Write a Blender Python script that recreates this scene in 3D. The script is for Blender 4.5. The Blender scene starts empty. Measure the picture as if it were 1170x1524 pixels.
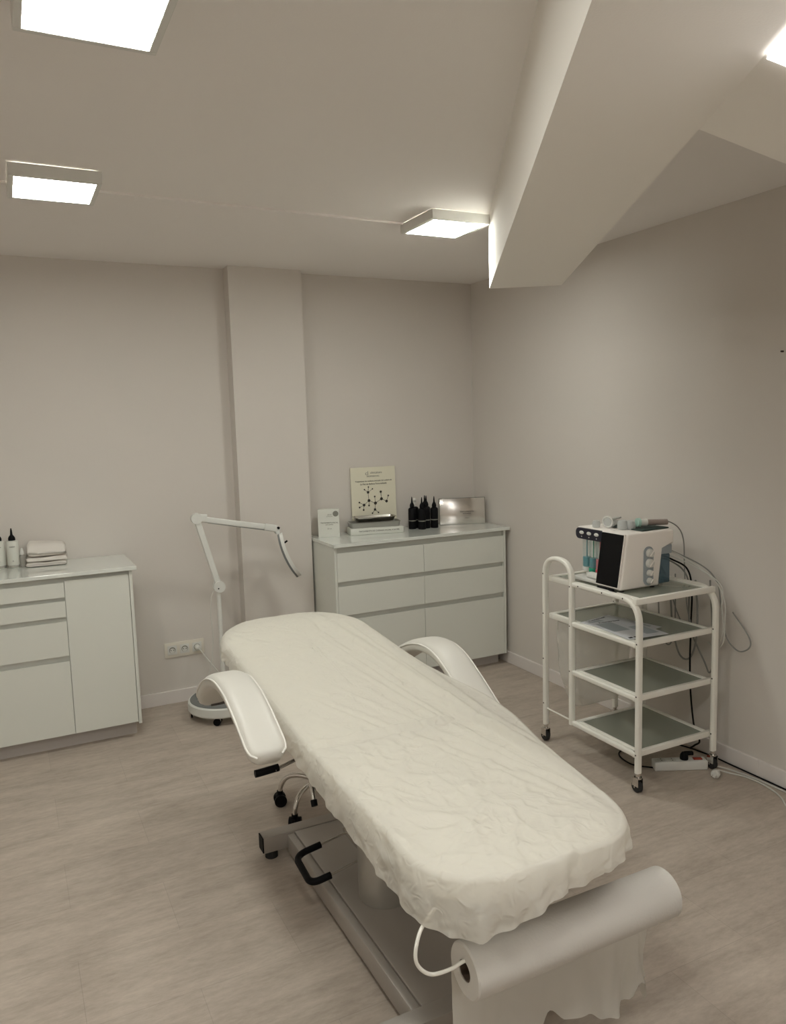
import bpy, bmesh, math, random
from mathutils import Vector, Matrix, noise
random.seed(7)
PI = math.pi
COL = bpy.context.scene.collection

# ------------------------------------------------------------------ materials
def mat(name, col, rough=0.5, metal=0.0, bump=0.0, bscale=60, spec=0.5, trans=0.0, ior=1.45,
        alpha=1.0, coat=0.0, mottle=0.0, mscale=4.0, stretch=(1, 1, 1)):
    m = bpy.data.materials.new(name); m.use_nodes = True
    nt = m.node_tree; p = nt.nodes['Principled BSDF']
    p.inputs['Base Color'].default_value = (*col, 1)
    p.inputs['Roughness'].default_value = rough
    p.inputs['Metallic'].default_value = metal
    p.inputs['Specular IOR Level'].default_value = spec
    p.inputs['Transmission Weight'].default_value = trans
    p.inputs['IOR'].default_value = ior
    p.inputs['Alpha'].default_value = alpha
    p.inputs['Coat Weight'].default_value = coat
    if bump or mottle:
        tc = nt.nodes.new('ShaderNodeTexCoord'); mp = nt.nodes.new('ShaderNodeMapping')
        mp.inputs['Scale'].default_value = stretch
        nt.links.new(tc.outputs['Object'], mp.inputs['Vector'])
        if bump:
            n = nt.nodes.new('ShaderNodeTexNoise'); n.inputs['Scale'].default_value = bscale
            n.inputs['Detail'].default_value = 4
            b = nt.nodes.new('ShaderNodeBump'); b.inputs['Strength'].default_value = bump
            b.inputs['Distance'].default_value = 0.01
            nt.links.new(mp.outputs['Vector'], n.inputs['Vector'])
            nt.links.new(n.outputs['Fac'], b.inputs['Height'])
            nt.links.new(b.outputs['Normal'], p.inputs['Normal'])
        if mottle:
            n2 = nt.nodes.new('ShaderNodeTexNoise'); n2.inputs['Scale'].default_value = mscale
            n2.inputs['Detail'].default_value = 5
            r = nt.nodes.new('ShaderNodeMapRange')
            r.inputs['From Min'].default_value = .3; r.inputs['From Max'].default_value = .7
            r.inputs['To Min'].default_value = 1 - mottle; r.inputs['To Max'].default_value = 1 + mottle
            v = nt.nodes.new('ShaderNodeVectorMath'); v.operation = 'SCALE'
            v.inputs[0].default_value = col
            nt.links.new(mp.outputs['Vector'], n2.inputs['Vector'])
            nt.links.new(n2.outputs['Fac'], r.inputs['Value'])
            nt.links.new(r.outputs['Result'], v.inputs['Scale'])
            nt.links.new(v.outputs['Vector'], p.inputs['Base Color'])
    return m

def emis(name, col, s):
    m = bpy.data.materials.new(name); m.use_nodes = True
    p = m.node_tree.nodes['Principled BSDF']
    p.inputs['Base Color'].default_value = (.8, .8, .8, 1)
    p.inputs['Emission Color'].default_value = (*col, 1)
    p.inputs['Emission Strength'].default_value = s
    return m

WALL = mat('wall_paint', (.655, .620, .582), .85, bump=.05, bscale=220, spec=.25)
CEIL = mat('ceiling_paint', (.84, .815, .795), .9, bump=.04, bscale=200, spec=.2)
BEAM = mat('beam_paint', (.86, .835, .79), .85, bump=.04, bscale=200, spec=.2)
SKIRT = mat('baseboard_white', (.74, .70, .68), .45)
CAB = mat('cabinet_lacquer', (.70, .715, .665), .38, spec=.45)
CABIN = mat('cabinet_recess', (.66, .67, .63), .5)
WORK = mat('worktop_gloss', (.72, .75, .71), .1, coat=.6, spec=.5)
PLINTH = mat('plinth_grey', (.50, .47, .45), .5)
VINYL = mat('white_upholstery', (.66, .645, .60), .40, bump=.03, bscale=150)
PIPE = mat('white_piping', (.78, .765, .72), .4)
GREYMETAL = mat('grey_powder_coat', (.40, .37, .34), .42, metal=.25, bump=.03, bscale=300)
COLM = mat('column_metal', (.46, .45, .42), .33, metal=.6)
DKMETAL = mat('dark_frame_metal', (.13, .12, .11), .4, metal=.6)
CHROME = mat('chrome', (.72, .70, .67), .13, metal=1)
BLACK = mat('black_plastic', (.006, .006, .007), .5, spec=.12)
RUBBER = mat('black_rubber', (.02, .02, .02), .7)
WPLAST = mat('white_plastic', (.68, .68, .65), .35)
LAMPW = mat('lamp_white_enamel', (.70, .71, .68), .35)
LAMPG = mat('lamp_grey_trim', (.17, .18, .18), .5)
CART = mat('white_tube_enamel', (.86, .85, .79), .3)
TOWEL = mat('towel_terry', (.80, .76, .71), .95, bump=.5, bscale=420)
PAPER = mat('paper_white', (.66, .645, .61), .75)
PAPERROLL = mat('couch_roll_paper', (.60, .58, .545), .85, bump=.10, bscale=170)
BOXW = mat('carton_white', (.68, .69, .64), .5)
POSTER = mat('poster_cream', (.76, .735, .60), .55)
INK = mat('ink_dark', (.035, .032, .025), .6)
INKG = mat('ink_grey', (.22, .22, .19), .6)
SILVER = mat('silver_foil', (.78, .76, .73), .2, metal=1, bump=.02, bscale=9)
STEEL = mat('stainless_steel', (.50, .48, .44), .2, metal=1)
MACH = mat('machine_white', (.90, .86, .82), .38)
MACHG = mat('machine_grey', (.33, .37, .40), .4)
NAVY = mat('machine_dark_panel', (.012, .012, .025), .3)
SCREEN = mat('screen_glass', (.003, .003, .004), .2, spec=.2)
CABLEG = mat('grey_cable', (.25, .25, .235), .5)
CABLEL = mat('light_cable', (.60, .60, .56), .5)
HANDP = mat('handpiece_taupe', (.30, .245, .22), .4)
MINT = mat('mint_cap', (.44, .66, .58), .45)
TEAL = mat('teal_liquid', (.03, .25, .30), .3)
GREENL = mat('green_cap', (.02, .32, .20), .4)
RED = mat('red_tube', (.55, .08, .11), .4)
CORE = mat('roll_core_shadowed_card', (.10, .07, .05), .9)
BROWN = mat('brown_screw', (.05, .035, .03), .6)
REDSW = mat('red_switch', (.30, .04, .02), .35)

def glassy(name, col, alpha_t, rough, trl=0.0):
    """thin sheet: part clear, part coloured diffuse, glossy skin"""
    m = bpy.data.materials.new(name); m.use_nodes = True
    nt = m.node_tree; nt.nodes.clear()
    out = nt.nodes.new('ShaderNodeOutputMaterial')
    pr = nt.nodes.new('ShaderNodeBsdfPrincipled')
    pr.inputs['Base Color'].default_value = (*col, 1); pr.inputs['Roughness'].default_value = rough
    tr = nt.nodes.new('ShaderNodeBsdfTransparent')
    t = [min(1, .55 + .45 * c / max(col)) for c in col]
    tr.inputs['Color'].default_value = (*t, 1)
    mx = nt.nodes.new('ShaderNodeMixShader'); mx.inputs[0].default_value = alpha_t
    src = pr
    if trl:
        tl = nt.nodes.new('ShaderNodeBsdfTranslucent'); tl.inputs['Color'].default_value = (*col, 1)
        m2 = nt.nodes.new('ShaderNodeMixShader'); m2.inputs[0].default_value = trl
        nt.links.new(pr.outputs[0], m2.inputs[1]); nt.links.new(tl.outputs[0], m2.inputs[2]); src = m2
    nt.links.new(src.outputs[0], mx.inputs[1]); nt.links.new(tr.outputs[0], mx.inputs[2])
    nt.links.new(mx.outputs[0], out.inputs['Surface'])
    return m
GLASS = glassy('green_frosted_glass', (.36, .385, .335), .30, .12)
GLASSC = glassy('clear_green_glass', (.42, .455, .41), .62, .06)
BAGP = glassy('clear_plastic_film', (.74, .73, .70), .62, .25)
TANK = glassy('smoky_blue_plastic', (.08, .14, .18), .35, .12)
VIALP = glassy('clear_vial_plastic', (.60, .66, .66), .82, .1)
SPRAYP = glassy('clear_bottle_plastic', (.45, .44, .41), .45, .15)
SLEEVE = glassy('frosted_caps', (.62, .64, .64), .35, .4)

def sheet_mat():
    m = glassy('thin_nonwoven_sheet', (.88, .862, .80), .27, .62, .33)
    nt = m.node_tree
    pr = [n for n in nt.nodes if n.type == 'BSDF_PRINCIPLED'][0]
    pr.inputs['Specular IOR Level'].default_value = .25
    tl = [n for n in nt.nodes if n.type == 'BSDF_TRANSLUCENT'][0]
    tc = nt.nodes.new('ShaderNodeTexCoord')
    prev = None
    for sc, st, dist in ((9, .55, .02), (30, .7, .006), (300, .10, .002)):
        n = nt.nodes.new('ShaderNodeTexNoise'); n.inputs['Scale'].default_value = sc
        n.inputs['Detail'].default_value = 3; n.inputs['Distortion'].default_value = 1.2
        if sc != 300:
            n.noise_type = 'RIDGED_MULTIFRACTAL'
        nt.links.new(tc.outputs['Object'], n.inputs['Vector'])
        b = nt.nodes.new('ShaderNodeBump'); b.inputs['Strength'].default_value = st
        b.inputs['Distance'].default_value = dist
        nt.links.new(n.outputs[0], b.inputs['Height'])
        if prev: nt.links.new(prev.outputs[0], b.inputs['Normal'])
        prev = b
    nt.links.new(prev.outputs[0], pr.inputs['Normal']); nt.links.new(prev.outputs[0], tl.inputs['Normal'])
    return m
SHEET = sheet_mat()
def paper_thin():
    m = glassy('hanging_thin_paper', (.72, .70, .65), .04, .85, .3)
    return m
HANG = paper_thin()

def floor_mat():
    m = bpy.data.materials.new('stone_look_vinyl_tiles'); m.use_nodes = True
    nt = m.node_tree; p = nt.nodes['Principled BSDF']; L = nt.links.new
    tc = nt.nodes.new('ShaderNodeTexCoord'); mp = nt.nodes.new('ShaderNodeMapping')
    mp.inputs['Location'].default_value = (-.08 + .62 * 8, -.025 + 6.0, 0)
    L(tc.outputs['Object'], mp.inputs['Vector'])
    br = nt.nodes.new('ShaderNodeTexBrick'); br.offset = .5; br.offset_frequency = 2
    br.inputs['Scale'].default_value = 1; br.inputs['Brick Width'].default_value = .62
    br.inputs['Row Height'].default_value = .30
    br.inputs['Mortar Size'].default_value = .0012; br.inputs['Mortar Smooth'].default_value = .3
    br.inputs['Bias'].default_value = 0
    br.inputs['Color1'].default_value = (.97, .97, .97, 1); br.inputs['Color2'].default_value = (1.03, 1.03, 1.03, 1)
    br.inputs['Mortar'].default_value = (.85, .85, .85, 1)
    L(mp.outputs['Vector'], br.inputs['Vector'])
    m1 = nt.nodes.new('ShaderNodeMapping'); m1.inputs['Scale'].default_value = (1.4, 6.0, 1)
    L(tc.outputs['Object'], m1.inputs['Vector'])
    n1 = nt.nodes.new('ShaderNodeTexNoise'); n1.inputs['Scale'].default_value = 2.2; n1.inputs['Detail'].default_value = 6
    n1.inputs['Roughness'].default_value = .6
    L(m1.outputs['Vector'], n1.inputs['Vector'])
    m2 = nt.nodes.new('ShaderNodeMapping'); m2.inputs['Scale'].default_value = (3.0, 9.0, 1)
    L(tc.outputs['Object'], m2.inputs['Vector'])
    n2 = nt.nodes.new('ShaderNodeTexNoise'); n2.inputs['Scale'].default_value = 7; n2.inputs['Detail'].default_value = 6
    n2.inputs['Roughness'].default_value = .7
    L(m2.outputs['Vector'], n2.inputs['Vector'])
    cr = nt.nodes.new('ShaderNodeValToRGB')
    cr.color_ramp.elements[0].position = .33; cr.color_ramp.elements[0].color = (.345, .293, .245, 1)
    cr.color_ramp.elements[1].position = .68; cr.color_ramp.elements[1].color = (.54, .47, .405, 1)
    ad = nt.nodes.new('ShaderNodeMath'); ad.operation = 'MULTIPLY_ADD'
    ad.inputs[1].default_value = .45
    sc = nt.nodes.new('ShaderNodeMath'); sc.operation = 'MULTIPLY'; sc.inputs[1].default_value = .55
    L(n1.outputs['Fac'], sc.inputs[0]); L(n2.outputs['Fac'], ad.inputs[0]); L(sc.outputs[0], ad.inputs[2])
    L(ad.outputs[0], cr.inputs['Fac'])
    mu = nt.nodes.new('ShaderNodeMix'); mu.data_type = 'RGBA'; mu.blend_type = 'MULTIPLY'; mu.inputs[0].default_value = 1
    L(cr.outputs['Color'], mu.inputs[6]); L(br.outputs['Color'], mu.inputs[7])
    L(mu.outputs[2], p.inputs['Base Color'])
    p.inputs['Roughness'].default_value = .5; p.inputs['Specular IOR Level'].default_value = .35
    b = nt.nodes.new('ShaderNodeBump'); b.inputs['Strength'].default_value = .12; b.inputs['Distance'].default_value = .004
    L(n2.outputs['Fac'], b.inputs['Height']); L(b.outputs['Normal'], p.inputs['Normal'])
    return m
FLOOR = floor_mat()
LIGHTM = emis('panel_light_diffuser', (.985, 1.0, .925), 16.0)
SOFT_ADDED = emis('added_fill_panel_glow', (1.0, .985, .95), 3.2)  # glow of the unseen fill panel added behind the camera
SOFT = emis('slope_panel_diffuser', (1.0, .97, .95), 2.2)

# ------------------------------------------------------------------ mesh helpers
def link(name, bm, m, parent=None, smooth=None):
    me = bpy.data.meshes.new(name)
    bmesh.ops.recalc_face_normals(bm, faces=bm.faces)
    bm.to_mesh(me); bm.free()
    ob = bpy.data.objects.new(name, me); COL.objects.link(ob)
    for mm in (m if isinstance(m, (list, tuple)) else [m]): me.materials.append(mm)
    if smooth is not None:
        me.shade_smooth() if smooth is True else me.shade_smooth()
        if smooth is not True: me.set_sharp_from_angle(angle=math.radians(smooth))
    if parent:
        ob.parent = parent
        ob.matrix_parent_inverse = Matrix.Identity(4)
    return ob

def box(bm, x0, x1, y0, y1, z0, z1, bev=0, seg=2, rot=None, mi=0):
    vs = [bm.verts.new(v) for v in ((x0,y0,z0),(x1,y0,z0),(x1,y1,z0),(x0,y1,z0),(x0,y0,z1),(x1,y0,z1),(x1,y1,z1),(x0,y1,z1))]
    fs = [bm.faces.new([vs[i] for i in f]) for f in ((3,2,1,0),(4,5,6,7),(0,1,5,4),(1,2,6,5),(2,3,7,6),(3,0,4,7))]
    for f in fs: f.material_index = mi
    if bev:
        es = list({e for f in fs for e in f.edges})
        r = bmesh.ops.bevel(bm, geom=es, offset=bev, segments=seg, affect='EDGES', profile=.5)
        vs = list({v for f in r['faces'] for v in f.verts} | {v for v in vs if v.is_valid})
    if rot:
        bmesh.ops.transform(bm, matrix=rot, verts=[v for v in vs if v.is_valid])
    return vs

def prism(bm, pts, axis, a, b, bev=0, seg=2):
    """extrude a 2-D polygon along axis (0,1,2) from a to b; pts are the other two coordinates in order"""
    def P(p, t):
        if axis == 0: return (t, p[0], p[1])
        if axis == 1: return (p[0], t, p[1])
        return (p[0], p[1], t)
    v0 = [bm.verts.new(P(p, a)) for p in pts]; v1 = [bm.verts.new(P(p, b)) for p in pts]
    n = len(pts); fs = [bm.faces.new(v0), bm.faces.new(v1[::-1])]
    for i in range(n): fs.append(bm.faces.new([v0[i], v0[(i+1) % n], v1[(i+1) % n], v1[i]]))
    if bev:
        es = list({e for f in fs for e in f.edges})
        bmesh.ops.bevel(bm, geom=es, offset=bev, segments=seg, affect='EDGES', profile=.5)

def cyl(bm, p0, p1, r0, r1=None, n=24, cap=True):
    r1 = r0 if r1 is None else r1
    p0 = Vector(p0); p1 = Vector(p1); d = (p1 - p0).normalized()
    a = d.orthogonal().normalized(); b = d.cross(a)
    A = [bm.verts.new(p0 + r0*(math.cos(t)*a + math.sin(t)*b)) for t in [2*PI*i/n for i in range(n)]]
    B = [bm.verts.new(p1 + r1*(math.cos(t)*a + math.sin(t)*b)) for t in [2*PI*i/n for i in range(n)]]
    for i in range(n): bm.faces.new([A[i], A[(i+1) % n], B[(i+1) % n], B[i]])
    if cap: bm.faces.new(A[::-1]); bm.faces.new(B)

def lathe(bm, c, prof, n=28, axis='z'):
    """prof: (r, h) list from bottom up around c"""
    rings = []
    for r, h in prof:
        ring = []
        for i in range(n):
            t = 2*PI*i/n
            o = {'z': (r*math.cos(t), r*math.sin(t), h), 'x': (h, r*math.cos(t), r*math.sin(t)), 'y': (r*math.cos(t), h, r*math.sin(t))}[axis]
            ring.append(bm.verts.new(Vector(c) + Vector(o)))
        rings.append(ring)
    for a, b in zip(rings, rings[1:]):
        for i in range(n): bm.faces.new([a[i], a[(i+1) % n], b[(i+1) % n], b[i]])
    bm.faces.new(rings[0][::-1]); bm.faces.new(rings[-1])

def smoothpath(pts, n=8):
    """catmull-rom through points"""
    P = [Vector(p) for p in pts]; P = [2*P[0]-P[1]] + P + [2*P[-1]-P[-2]]
    out = []
    for i in range(1, len(P)-2):
        for k in range(n):
            t = k/n; a, b, c, d = P[i-1:i+3]
            out.append(.5*((2*b)+(-a+c)*t+(2*a-5*b+4*c-d)*t*t+(-a+3*b-3*c+d)*t**3))
    out.append(P[-2]); return out

def fillet(pts, r, n=8):
    P = [Vector(p) for p in pts]; out = [P[0]]
    for i in range(1, len(P)-1):
        a = (P[i-1]-P[i]); b = (P[i+1]-P[i]); la = min(r, a.length*.49); lb = min(r, b.length*.49)
        rr = min(la, lb); A = P[i]+a.normalized()*rr; B = P[i]+b.normalized()*rr
        for k in range(n+1):
            t = k/n; out.append(A*(1-t)**2 + P[i]*2*t*(1-t) + B*t*t)
    out.append(P[-1]); return out

def sweep(bm, path, prof, closed=False, side=None, cap=True):
    """sweep a closed 2-D profile (u,v) along path; side fixes the u direction"""
    P = [Vector(p) for p in path]; n = len(P); rings = []; pu = None
    for i in range(n):
        if closed: d = (P[(i+1) % n] - P[i-1]).normalized()
        else: d = (P[min(i+1, n-1)] - P[max(i-1, 0)]).normalized()
        if side is not None: u = Vector(side); u = (u - d*u.dot(d)).normalized()
        else:
            u = d.orthogonal().normalized() if pu is None else (pu - d*pu.dot(d)).normalized()
        pu = u; v = d.cross(u)
        rings.append([bm.verts.new(P[i] + u*a + v*b) for a, b in prof])
    m = len(prof)
    for i in range(n if closed else n-1):
        a = rings[i]; b = rings[(i+1) % n]
        for k in range(m): bm.faces.new([a[k], a[(k+1) % m], b[(k+1) % m], b[k]])
    if not closed and cap: bm.faces.new(rings[0][::-1]); bm.faces.new(rings[-1])

def circ(r, n=12): return [(r*math.cos(2*PI*i/n), r*math.sin(2*PI*i/n)) for i in range(n)]
def rrect(w, h, r, n=5):
    out = []
    for cx, cy, a0 in ((w/2-r, h/2-r, 0), (-w/2+r, h/2-r, PI/2), (-w/2+r, -h/2+r, PI), (w/2-r, -h/2+r, 1.5*PI)):
        for k in range(n+1):
            t = a0 + PI/2*k/n; out.append((cx+r*math.cos(t), cy+r*math.sin(t)))
    return out
def tube(bm, pts, r, n=12, smooth=True, seg=8, closed=False):
    sweep(bm, smoothpath(pts, seg) if smooth else pts, circ(r, n), closed=closed)

def ball(bm, c, r, s=(1, 1, 1), n=16):
    m = Matrix.Translation(c) @ Matrix.Diagonal((r*s[0], r*s[1], r*s[2], 1))
    bmesh.ops.create_uvsphere(bm, u_segments=n, v_segments=max(6, n//2), radius=1, matrix=m)

def empty(name, loc=(0, 0, 0), rz=0):
    o = bpy.data.objects.new(name, None); COL.objects.link(o)
    o.empty_display_size = .05
    o.location = loc; o.rotation_euler = (0, 0, rz); return o
def tag(o, label, cat, group=None, kind=None):
    o['label'] = label; o['category'] = cat
    if group: o['group'] = group
    if kind: o['kind'] = kind
    return o
def thing(name, label, cat, loc=(0, 0, 0), rz=0, group=None):
    return tag(empty(name, loc, rz), label, cat, group)
def struct(name, bm, m, parent=None, **k):
    o = link(name, bm, m, parent, **k)
    if not parent: o['kind'] = 'structure'
    return o
def B(*a, **k):
    bm = bmesh.new(); box(bm, *a, **k); return bm
def part(name, m, parent, fn, smooth=30, label=None):
    bm = bmesh.new(); fn(bm); o = link(name, bm, m, parent, smooth=smooth)
    if label: o['label'] = label
    return o
def copy_tree(o, parent=None):
    c = o.copy(); COL.objects.link(c)
    if parent: c.parent = parent; c.matrix_parent_inverse = o.matrix_parent_inverse.copy()
    for ch in list(o.children): copy_tree(ch, c)
    return c
def text(name, s, size, mx, m, parent, align='CENTER', depth=.0004):
    cu = bpy.data.curves.new(name, 'FONT'); cu.body = s; cu.size = size
    cu.align_x = align; cu.align_y = 'CENTER'; cu.extrude = depth; cu.resolution_u = 3
    t = bpy.data.objects.new(name + '_tmp', cu); COL.objects.link(t)
    dg = bpy.context.evaluated_depsgraph_get(); dg.update()
    me = bpy.data.meshes.new_from_object(t.evaluated_get(dg))
    bpy.data.objects.remove(t); bpy.data.curves.remove(cu)
    me.materials.clear(); me.materials.append(m)
    me.transform(mx)
    o = bpy.data.objects.new(name, me); COL.objects.link(o); o.parent = parent
    return o
def facing(loc, rz=0, tilt=0):
    """text plane standing up, facing -Y before rz"""
    return Matrix.Translation(loc) @ Matrix.Rotation(rz, 4, 'Z') @ Matrix.Rotation(PI/2 + tilt, 4, 'X')

# ------------------------------------------------------------------ room
XR, YB, ZC, XL, YF = 2.91, 4.56, 2.53, -2.0, -1.9
T = .12
struct('floor', B(XL-T, XR+T, YF-T, YB+T, -.1, 0), FLOOR)
struct('ceiling', B(XL-T, XR+T, YF-T, YB+T, ZC, ZC+.1), CEIL)
struct('wall_back', B(XL-T, XR+T, YB, YB+T, 0, ZC), WALL)
struct('wall_right', B(XR, XR+T, YF, YB, 0, ZC), WALL)
struct('wall_left', B(XL-T, XL, YF, YB, 0, ZC), WALL)
struct('wall_front', B(XL, XR, YF-T, YF, 0, ZC), WALL)
struct('wall_column', B(1.214, 1.655, 4.458, YB+.01, 0, ZC+.01), WALL)
def baseb(pts):
    bm = bmesh.new(); box(bm, *pts, 0, .078, bev=.002, seg=1); return bm
struct('baseboard_back', baseb((XL, 1.214, YB-.013, YB)), SKIRT)
struct('baseboard_column', baseb((1.201, 1.668, 4.445, 4.458)), SKIRT)
struct('baseboard_right', baseb((XR-.013, XR, 2.232, YB)), SKIRT)
struct('baseboard_right.001', baseb((XR-.013, XR, YF, 2.2305)), SKIRT)
struct('baseboard_left', baseb((XL, XL+.013, YF, YB-.013)), SKIRT)
# dropped beam running diagonally under the ceiling, joined to a sloping soffit
ZS = 2.22
U = Vector((.506, .863, 0)).normalized(); Pp = Vector((.863, -.506, 0)).normalized()
A = Vector((2.059, 3.067, 0)); Bq = Vector((2.333, 2.890, 0)); Cq = Vector((1.360, 1.232, 0))
tb = (YF - A.y)/U.y; A2 = A + U*tb
def poly_solid(lo, hi):
    bm = bmesh.new(); v0 = [bm.verts.new(p) for p in lo]; v1 = [bm.verts.new(p) for p in hi]
    n = len(lo); bm.faces.new(v0[::-1]); bm.faces.new(v1)
    for i in range(n): bm.faces.new([v0[i], v0[(i+1) % n], v1[(i+1) % n], v1[i]])
    return bm
C2 = Cq + U*((YF - Cq.y)/U.y)
pl = [A, Bq, Cq, C2, A2]
struct('beam', poly_solid([(p.x, p.y, ZS) for p in pl], [(p.x, p.y, ZC+.02) for p in pl]), BEAM)
SL = math.tan(math.radians(23.6))
def onslope(p):  # height of the slope plane at p (x,y)
    return ZS - SL*max(0, (Vector((p[0], p[1], 0)) - Cq).dot(Pp))
tE = (XR - Cq.x)/Pp.x; E1 = Cq + Pp*tE; E2 = Vector((XR, YF, 0))
pl = [Cq + Vector((.0, .0, 0)), E1, E2, C2]
struct('sloped_ceiling', poly_solid([(p.x, p.y, onslope(p)) for p in pl], [(p.x, p.y, ZC+.02) for p in pl]), BEAM)

# ------------------------------------------------------------------ ceiling lights
def make_light(label, x, y):
    t = thing('ceiling_light', label, 'ceiling light', (x, y, ZC), 0, 'square panel lights on the ceiling')
    bm = bmesh.new(); o, i = .150, .132
    box(bm, -o, o, -o, -i, -.046, -.004, bev=.001, seg=1); box(bm, -o, o, i, o, -.046, -.004, bev=.001, seg=1)
    box(bm, -o, -i, -i, i, -.046, -.004, bev=.001, seg=1); box(bm, i, o, -i, i, -.046, -.004, bev=.001, seg=1)
    link('frame', bm, WPLAST, t)
    link('diffuser', B(-i, i, -i, i, -.043, -.036), LIGHTM, t)
    link('mounting_plate', B(-.12, .12, -.12, .12, -.0355, 0), PLINTH, t)
    return t
make_light('square white panel light in the top left corner, nearest to the camera', .235, 1.79)
make_light('square white panel light on the left of the ceiling, near the back wall', .232, 3.135)
make_light('square white panel light beside the bright vertical face of the beam', 1.868, 3.135)
for lx, ly in ((.235, .445), (-1.15, .445), (.235, -.9)):  # unseen panels added behind the camera to raise the room's brightness
    make_light('added unseen square panel on the ceiling behind the camera, brightens the room', lx, ly)
# bright panel on the slope, only its corner shows
sp = thing('slope_light_panel', 'bright white panel on the sloping ceiling, cut by the right edge', 'ceiling light')
def slab(name, m, u0, u1, p0, p1, d0, d1):
    nrm = (Pp*SL + Vector((0, 0, 1))).normalized()
    def pt(u, p, d):
        q = Cq + U*u + Pp*p; return Vector((q.x, q.y, ZS - SL*p)) - nrm*d
    link(name, poly_solid([pt(u0, p0, d0), pt(u1, p0, d0), pt(u1, p1, d0), pt(u0, p1, d0)],
                          [pt(u0, p0, d1), pt(u1, p0, d1), pt(u1, p1, d1), pt(u0, p1, d1)]), m, sp)
slab('diffuser', SOFT, -.95, -.340, .004, .50, .001, .007)
sp = thing('slope_light_panel', 'added unseen fill panel on the sloping ceiling behind the camera', 'ceiling light')
slab('diffuser', SOFT_ADDED, -2.75, -2.1, .50, 1.05, .001, .007)  # added emitter out of view, weak fill for the right side
# thin cable trunking between the lights
def trunk(label, x0, y0, x1, y1):
    d = Vector((x1-x0, y1-y0, 0)); n = Vector((-d.y, d.x, 0)).normalized()*.007
    a, b = Vector((x0, y0, 0)), Vector((x1, y1, 0))
    q = [a-n, b-n, b+n, a+n]
    o = link('cable_trunking', poly_solid([(p.x, p.y, ZC-.009) for p in q], [(p.x, p.y, ZC) for p in q]), CEIL)
    tag(o, label, 'cable trunking', 'white cable trunking on the ceiling')
trunk('thin white trunking across the ceiling between the two far panel lights', .3825, 3.235, 1.7175, 3.265)
trunk('short white trunking leaving the far left panel light to the left', XL, 3.24, .0815, 3.24)
trunk('short white trunking leaving the nearest panel light to the left', XL, 1.90, .0845, 1.90)

# ------------------------------------------------------------------ cabinets
def cabinet(name, label, x0, x1, fronts, y0=4.13, yb=4.545, panel=.016, ends=(1, 1)):
    t = thing(name, label, 'cabinet', ((x0+x1)/2, yb, 0)); ox, oy = (x0+x1)/2, yb
    def bb(bm, a, b, c, d, e, f, **k): box(bm, a-ox, b-ox, c-oy, d-oy, e, f, **k)
    part('body', CABIN, t, lambda bm: bb(bm, x0+panel, x1-panel, y0+.0215, yb, .08, .898), None)
    part('plinth', PLINTH, t, lambda bm: bb(bm, x0+.02, x1-.02, y0+.07, yb, 0, .0795), None)
    for s in (0, 1):
        a, b = ((x0, x0+panel-.0005), (x1-panel+.0005, x1))[s]
        part('side_panel', CAB, t, lambda bm: bb(bm, a, b, y0-.002, yb, .076, .9, bev=.001, seg=1), None)
    for kind, a, b, z0, z1 in fronts:
        def f(bm):
            # front leaf with a finger grip hollowed into its top edge
            pts = [(y0-oy, z0), (y0+.019-oy, z0), (y0+.019-oy, z1-.024), (y0+.008-oy, z1-.004), (y0+.006-oy, z1), (y0-oy, z1)]
            prism(bm, pts, 0, a-ox, b-ox)
        part(kind, CAB, t, f, None)
    return t, ox, oy
g = .0015
xs = (-.385, .2135, .522)
c1, ox, oy = cabinet('drawer_cabinet', 'white base cabinet with drawers and a tall door, at left below towels', xs[0]-.018, .540, [
    ('drawer', xs[0], xs[1]-g, .797, .872), ('drawer', xs[0], xs[1]-g, .697, .777),
    ('drawer', xs[0], xs[1]-g, .497, .673), ('drawer', xs[0], xs[1]-g, .087, .467),
    ('door', xs[1]+g, xs[2], .087, .880)])
c2, ox, oy = cabinet('drawer_cabinet', 'white six-drawer base cabinet in the corner beside the column', 1.668, 2.872, [
    (('drawer', a, b, z0, z1)) for a, b in ((1.6855, 2.262), (2.265, 2.855)) for z0, z1 in ((.693, .865), (.49, .665), (.077, .46))])
w1 = link('worktop', B(-.42, .562, 4.112, 4.555, .9005, .92, bev=.0015), WORK)
tag(w1, 'glossy pale worktop on the left cabinet under the folded towels', 'worktop', 'glossy worktops')
w2 = link('worktop', B(1.662, 2.897, 4.112, 4.555, .9005, .92, bev=.0015), WORK)
tag(w2, 'glossy pale worktop on the corner cabinet under poster and black bottles', 'worktop', 'glossy worktops')

# ------------------------------------------------------------------ things on the left worktop
def white_bottle(label, x, y, rz):
    t = thing('lotion_bottle', label, 'bottle', (x, y, .9202), rz, 'white bottles with black nozzles')
    part('body', BOXW, t, lambda bm: lathe(bm, (0, 0, 0), [(.027, 0), (.0295, .003), (.0295, .136), (.028, .141), (.012, .146)]), 40)
    part('base_band', SPRAYP, t, lambda bm: lathe(bm, (0, 0, 0), [(.0297, .004), (.0299, .005), (.0299, .016), (.0297, .017)]), 40)
    part('nozzle_cap', BLACK, t, lambda bm: lathe(bm, (0, 0, 0), [(.017, .1455), (.0172, .157), (.013, .166), (.0065, .174), (.0045, .196), (.0028, .207), (.001, .209)]), 40)
    text('label_text', 'lotion', .011, facing((0, -.0303, .115)), INK, t)
    text('label_text', 'A', .010, facing((0, -.0303, .040)), INK, t)
    return t
white_bottle('white bottle with black nozzle standing nearest the small spray bottle', -.002, 4.445, -.05)
white_bottle('white bottle with black nozzle cut by the left edge of the photo', -.066, 4.465, -.05)
t = thing('spray_bottle', 'tiny clear spray bottle with white cap left of the folded towels', 'bottle', (.0400, 4.455, .9202))
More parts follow.
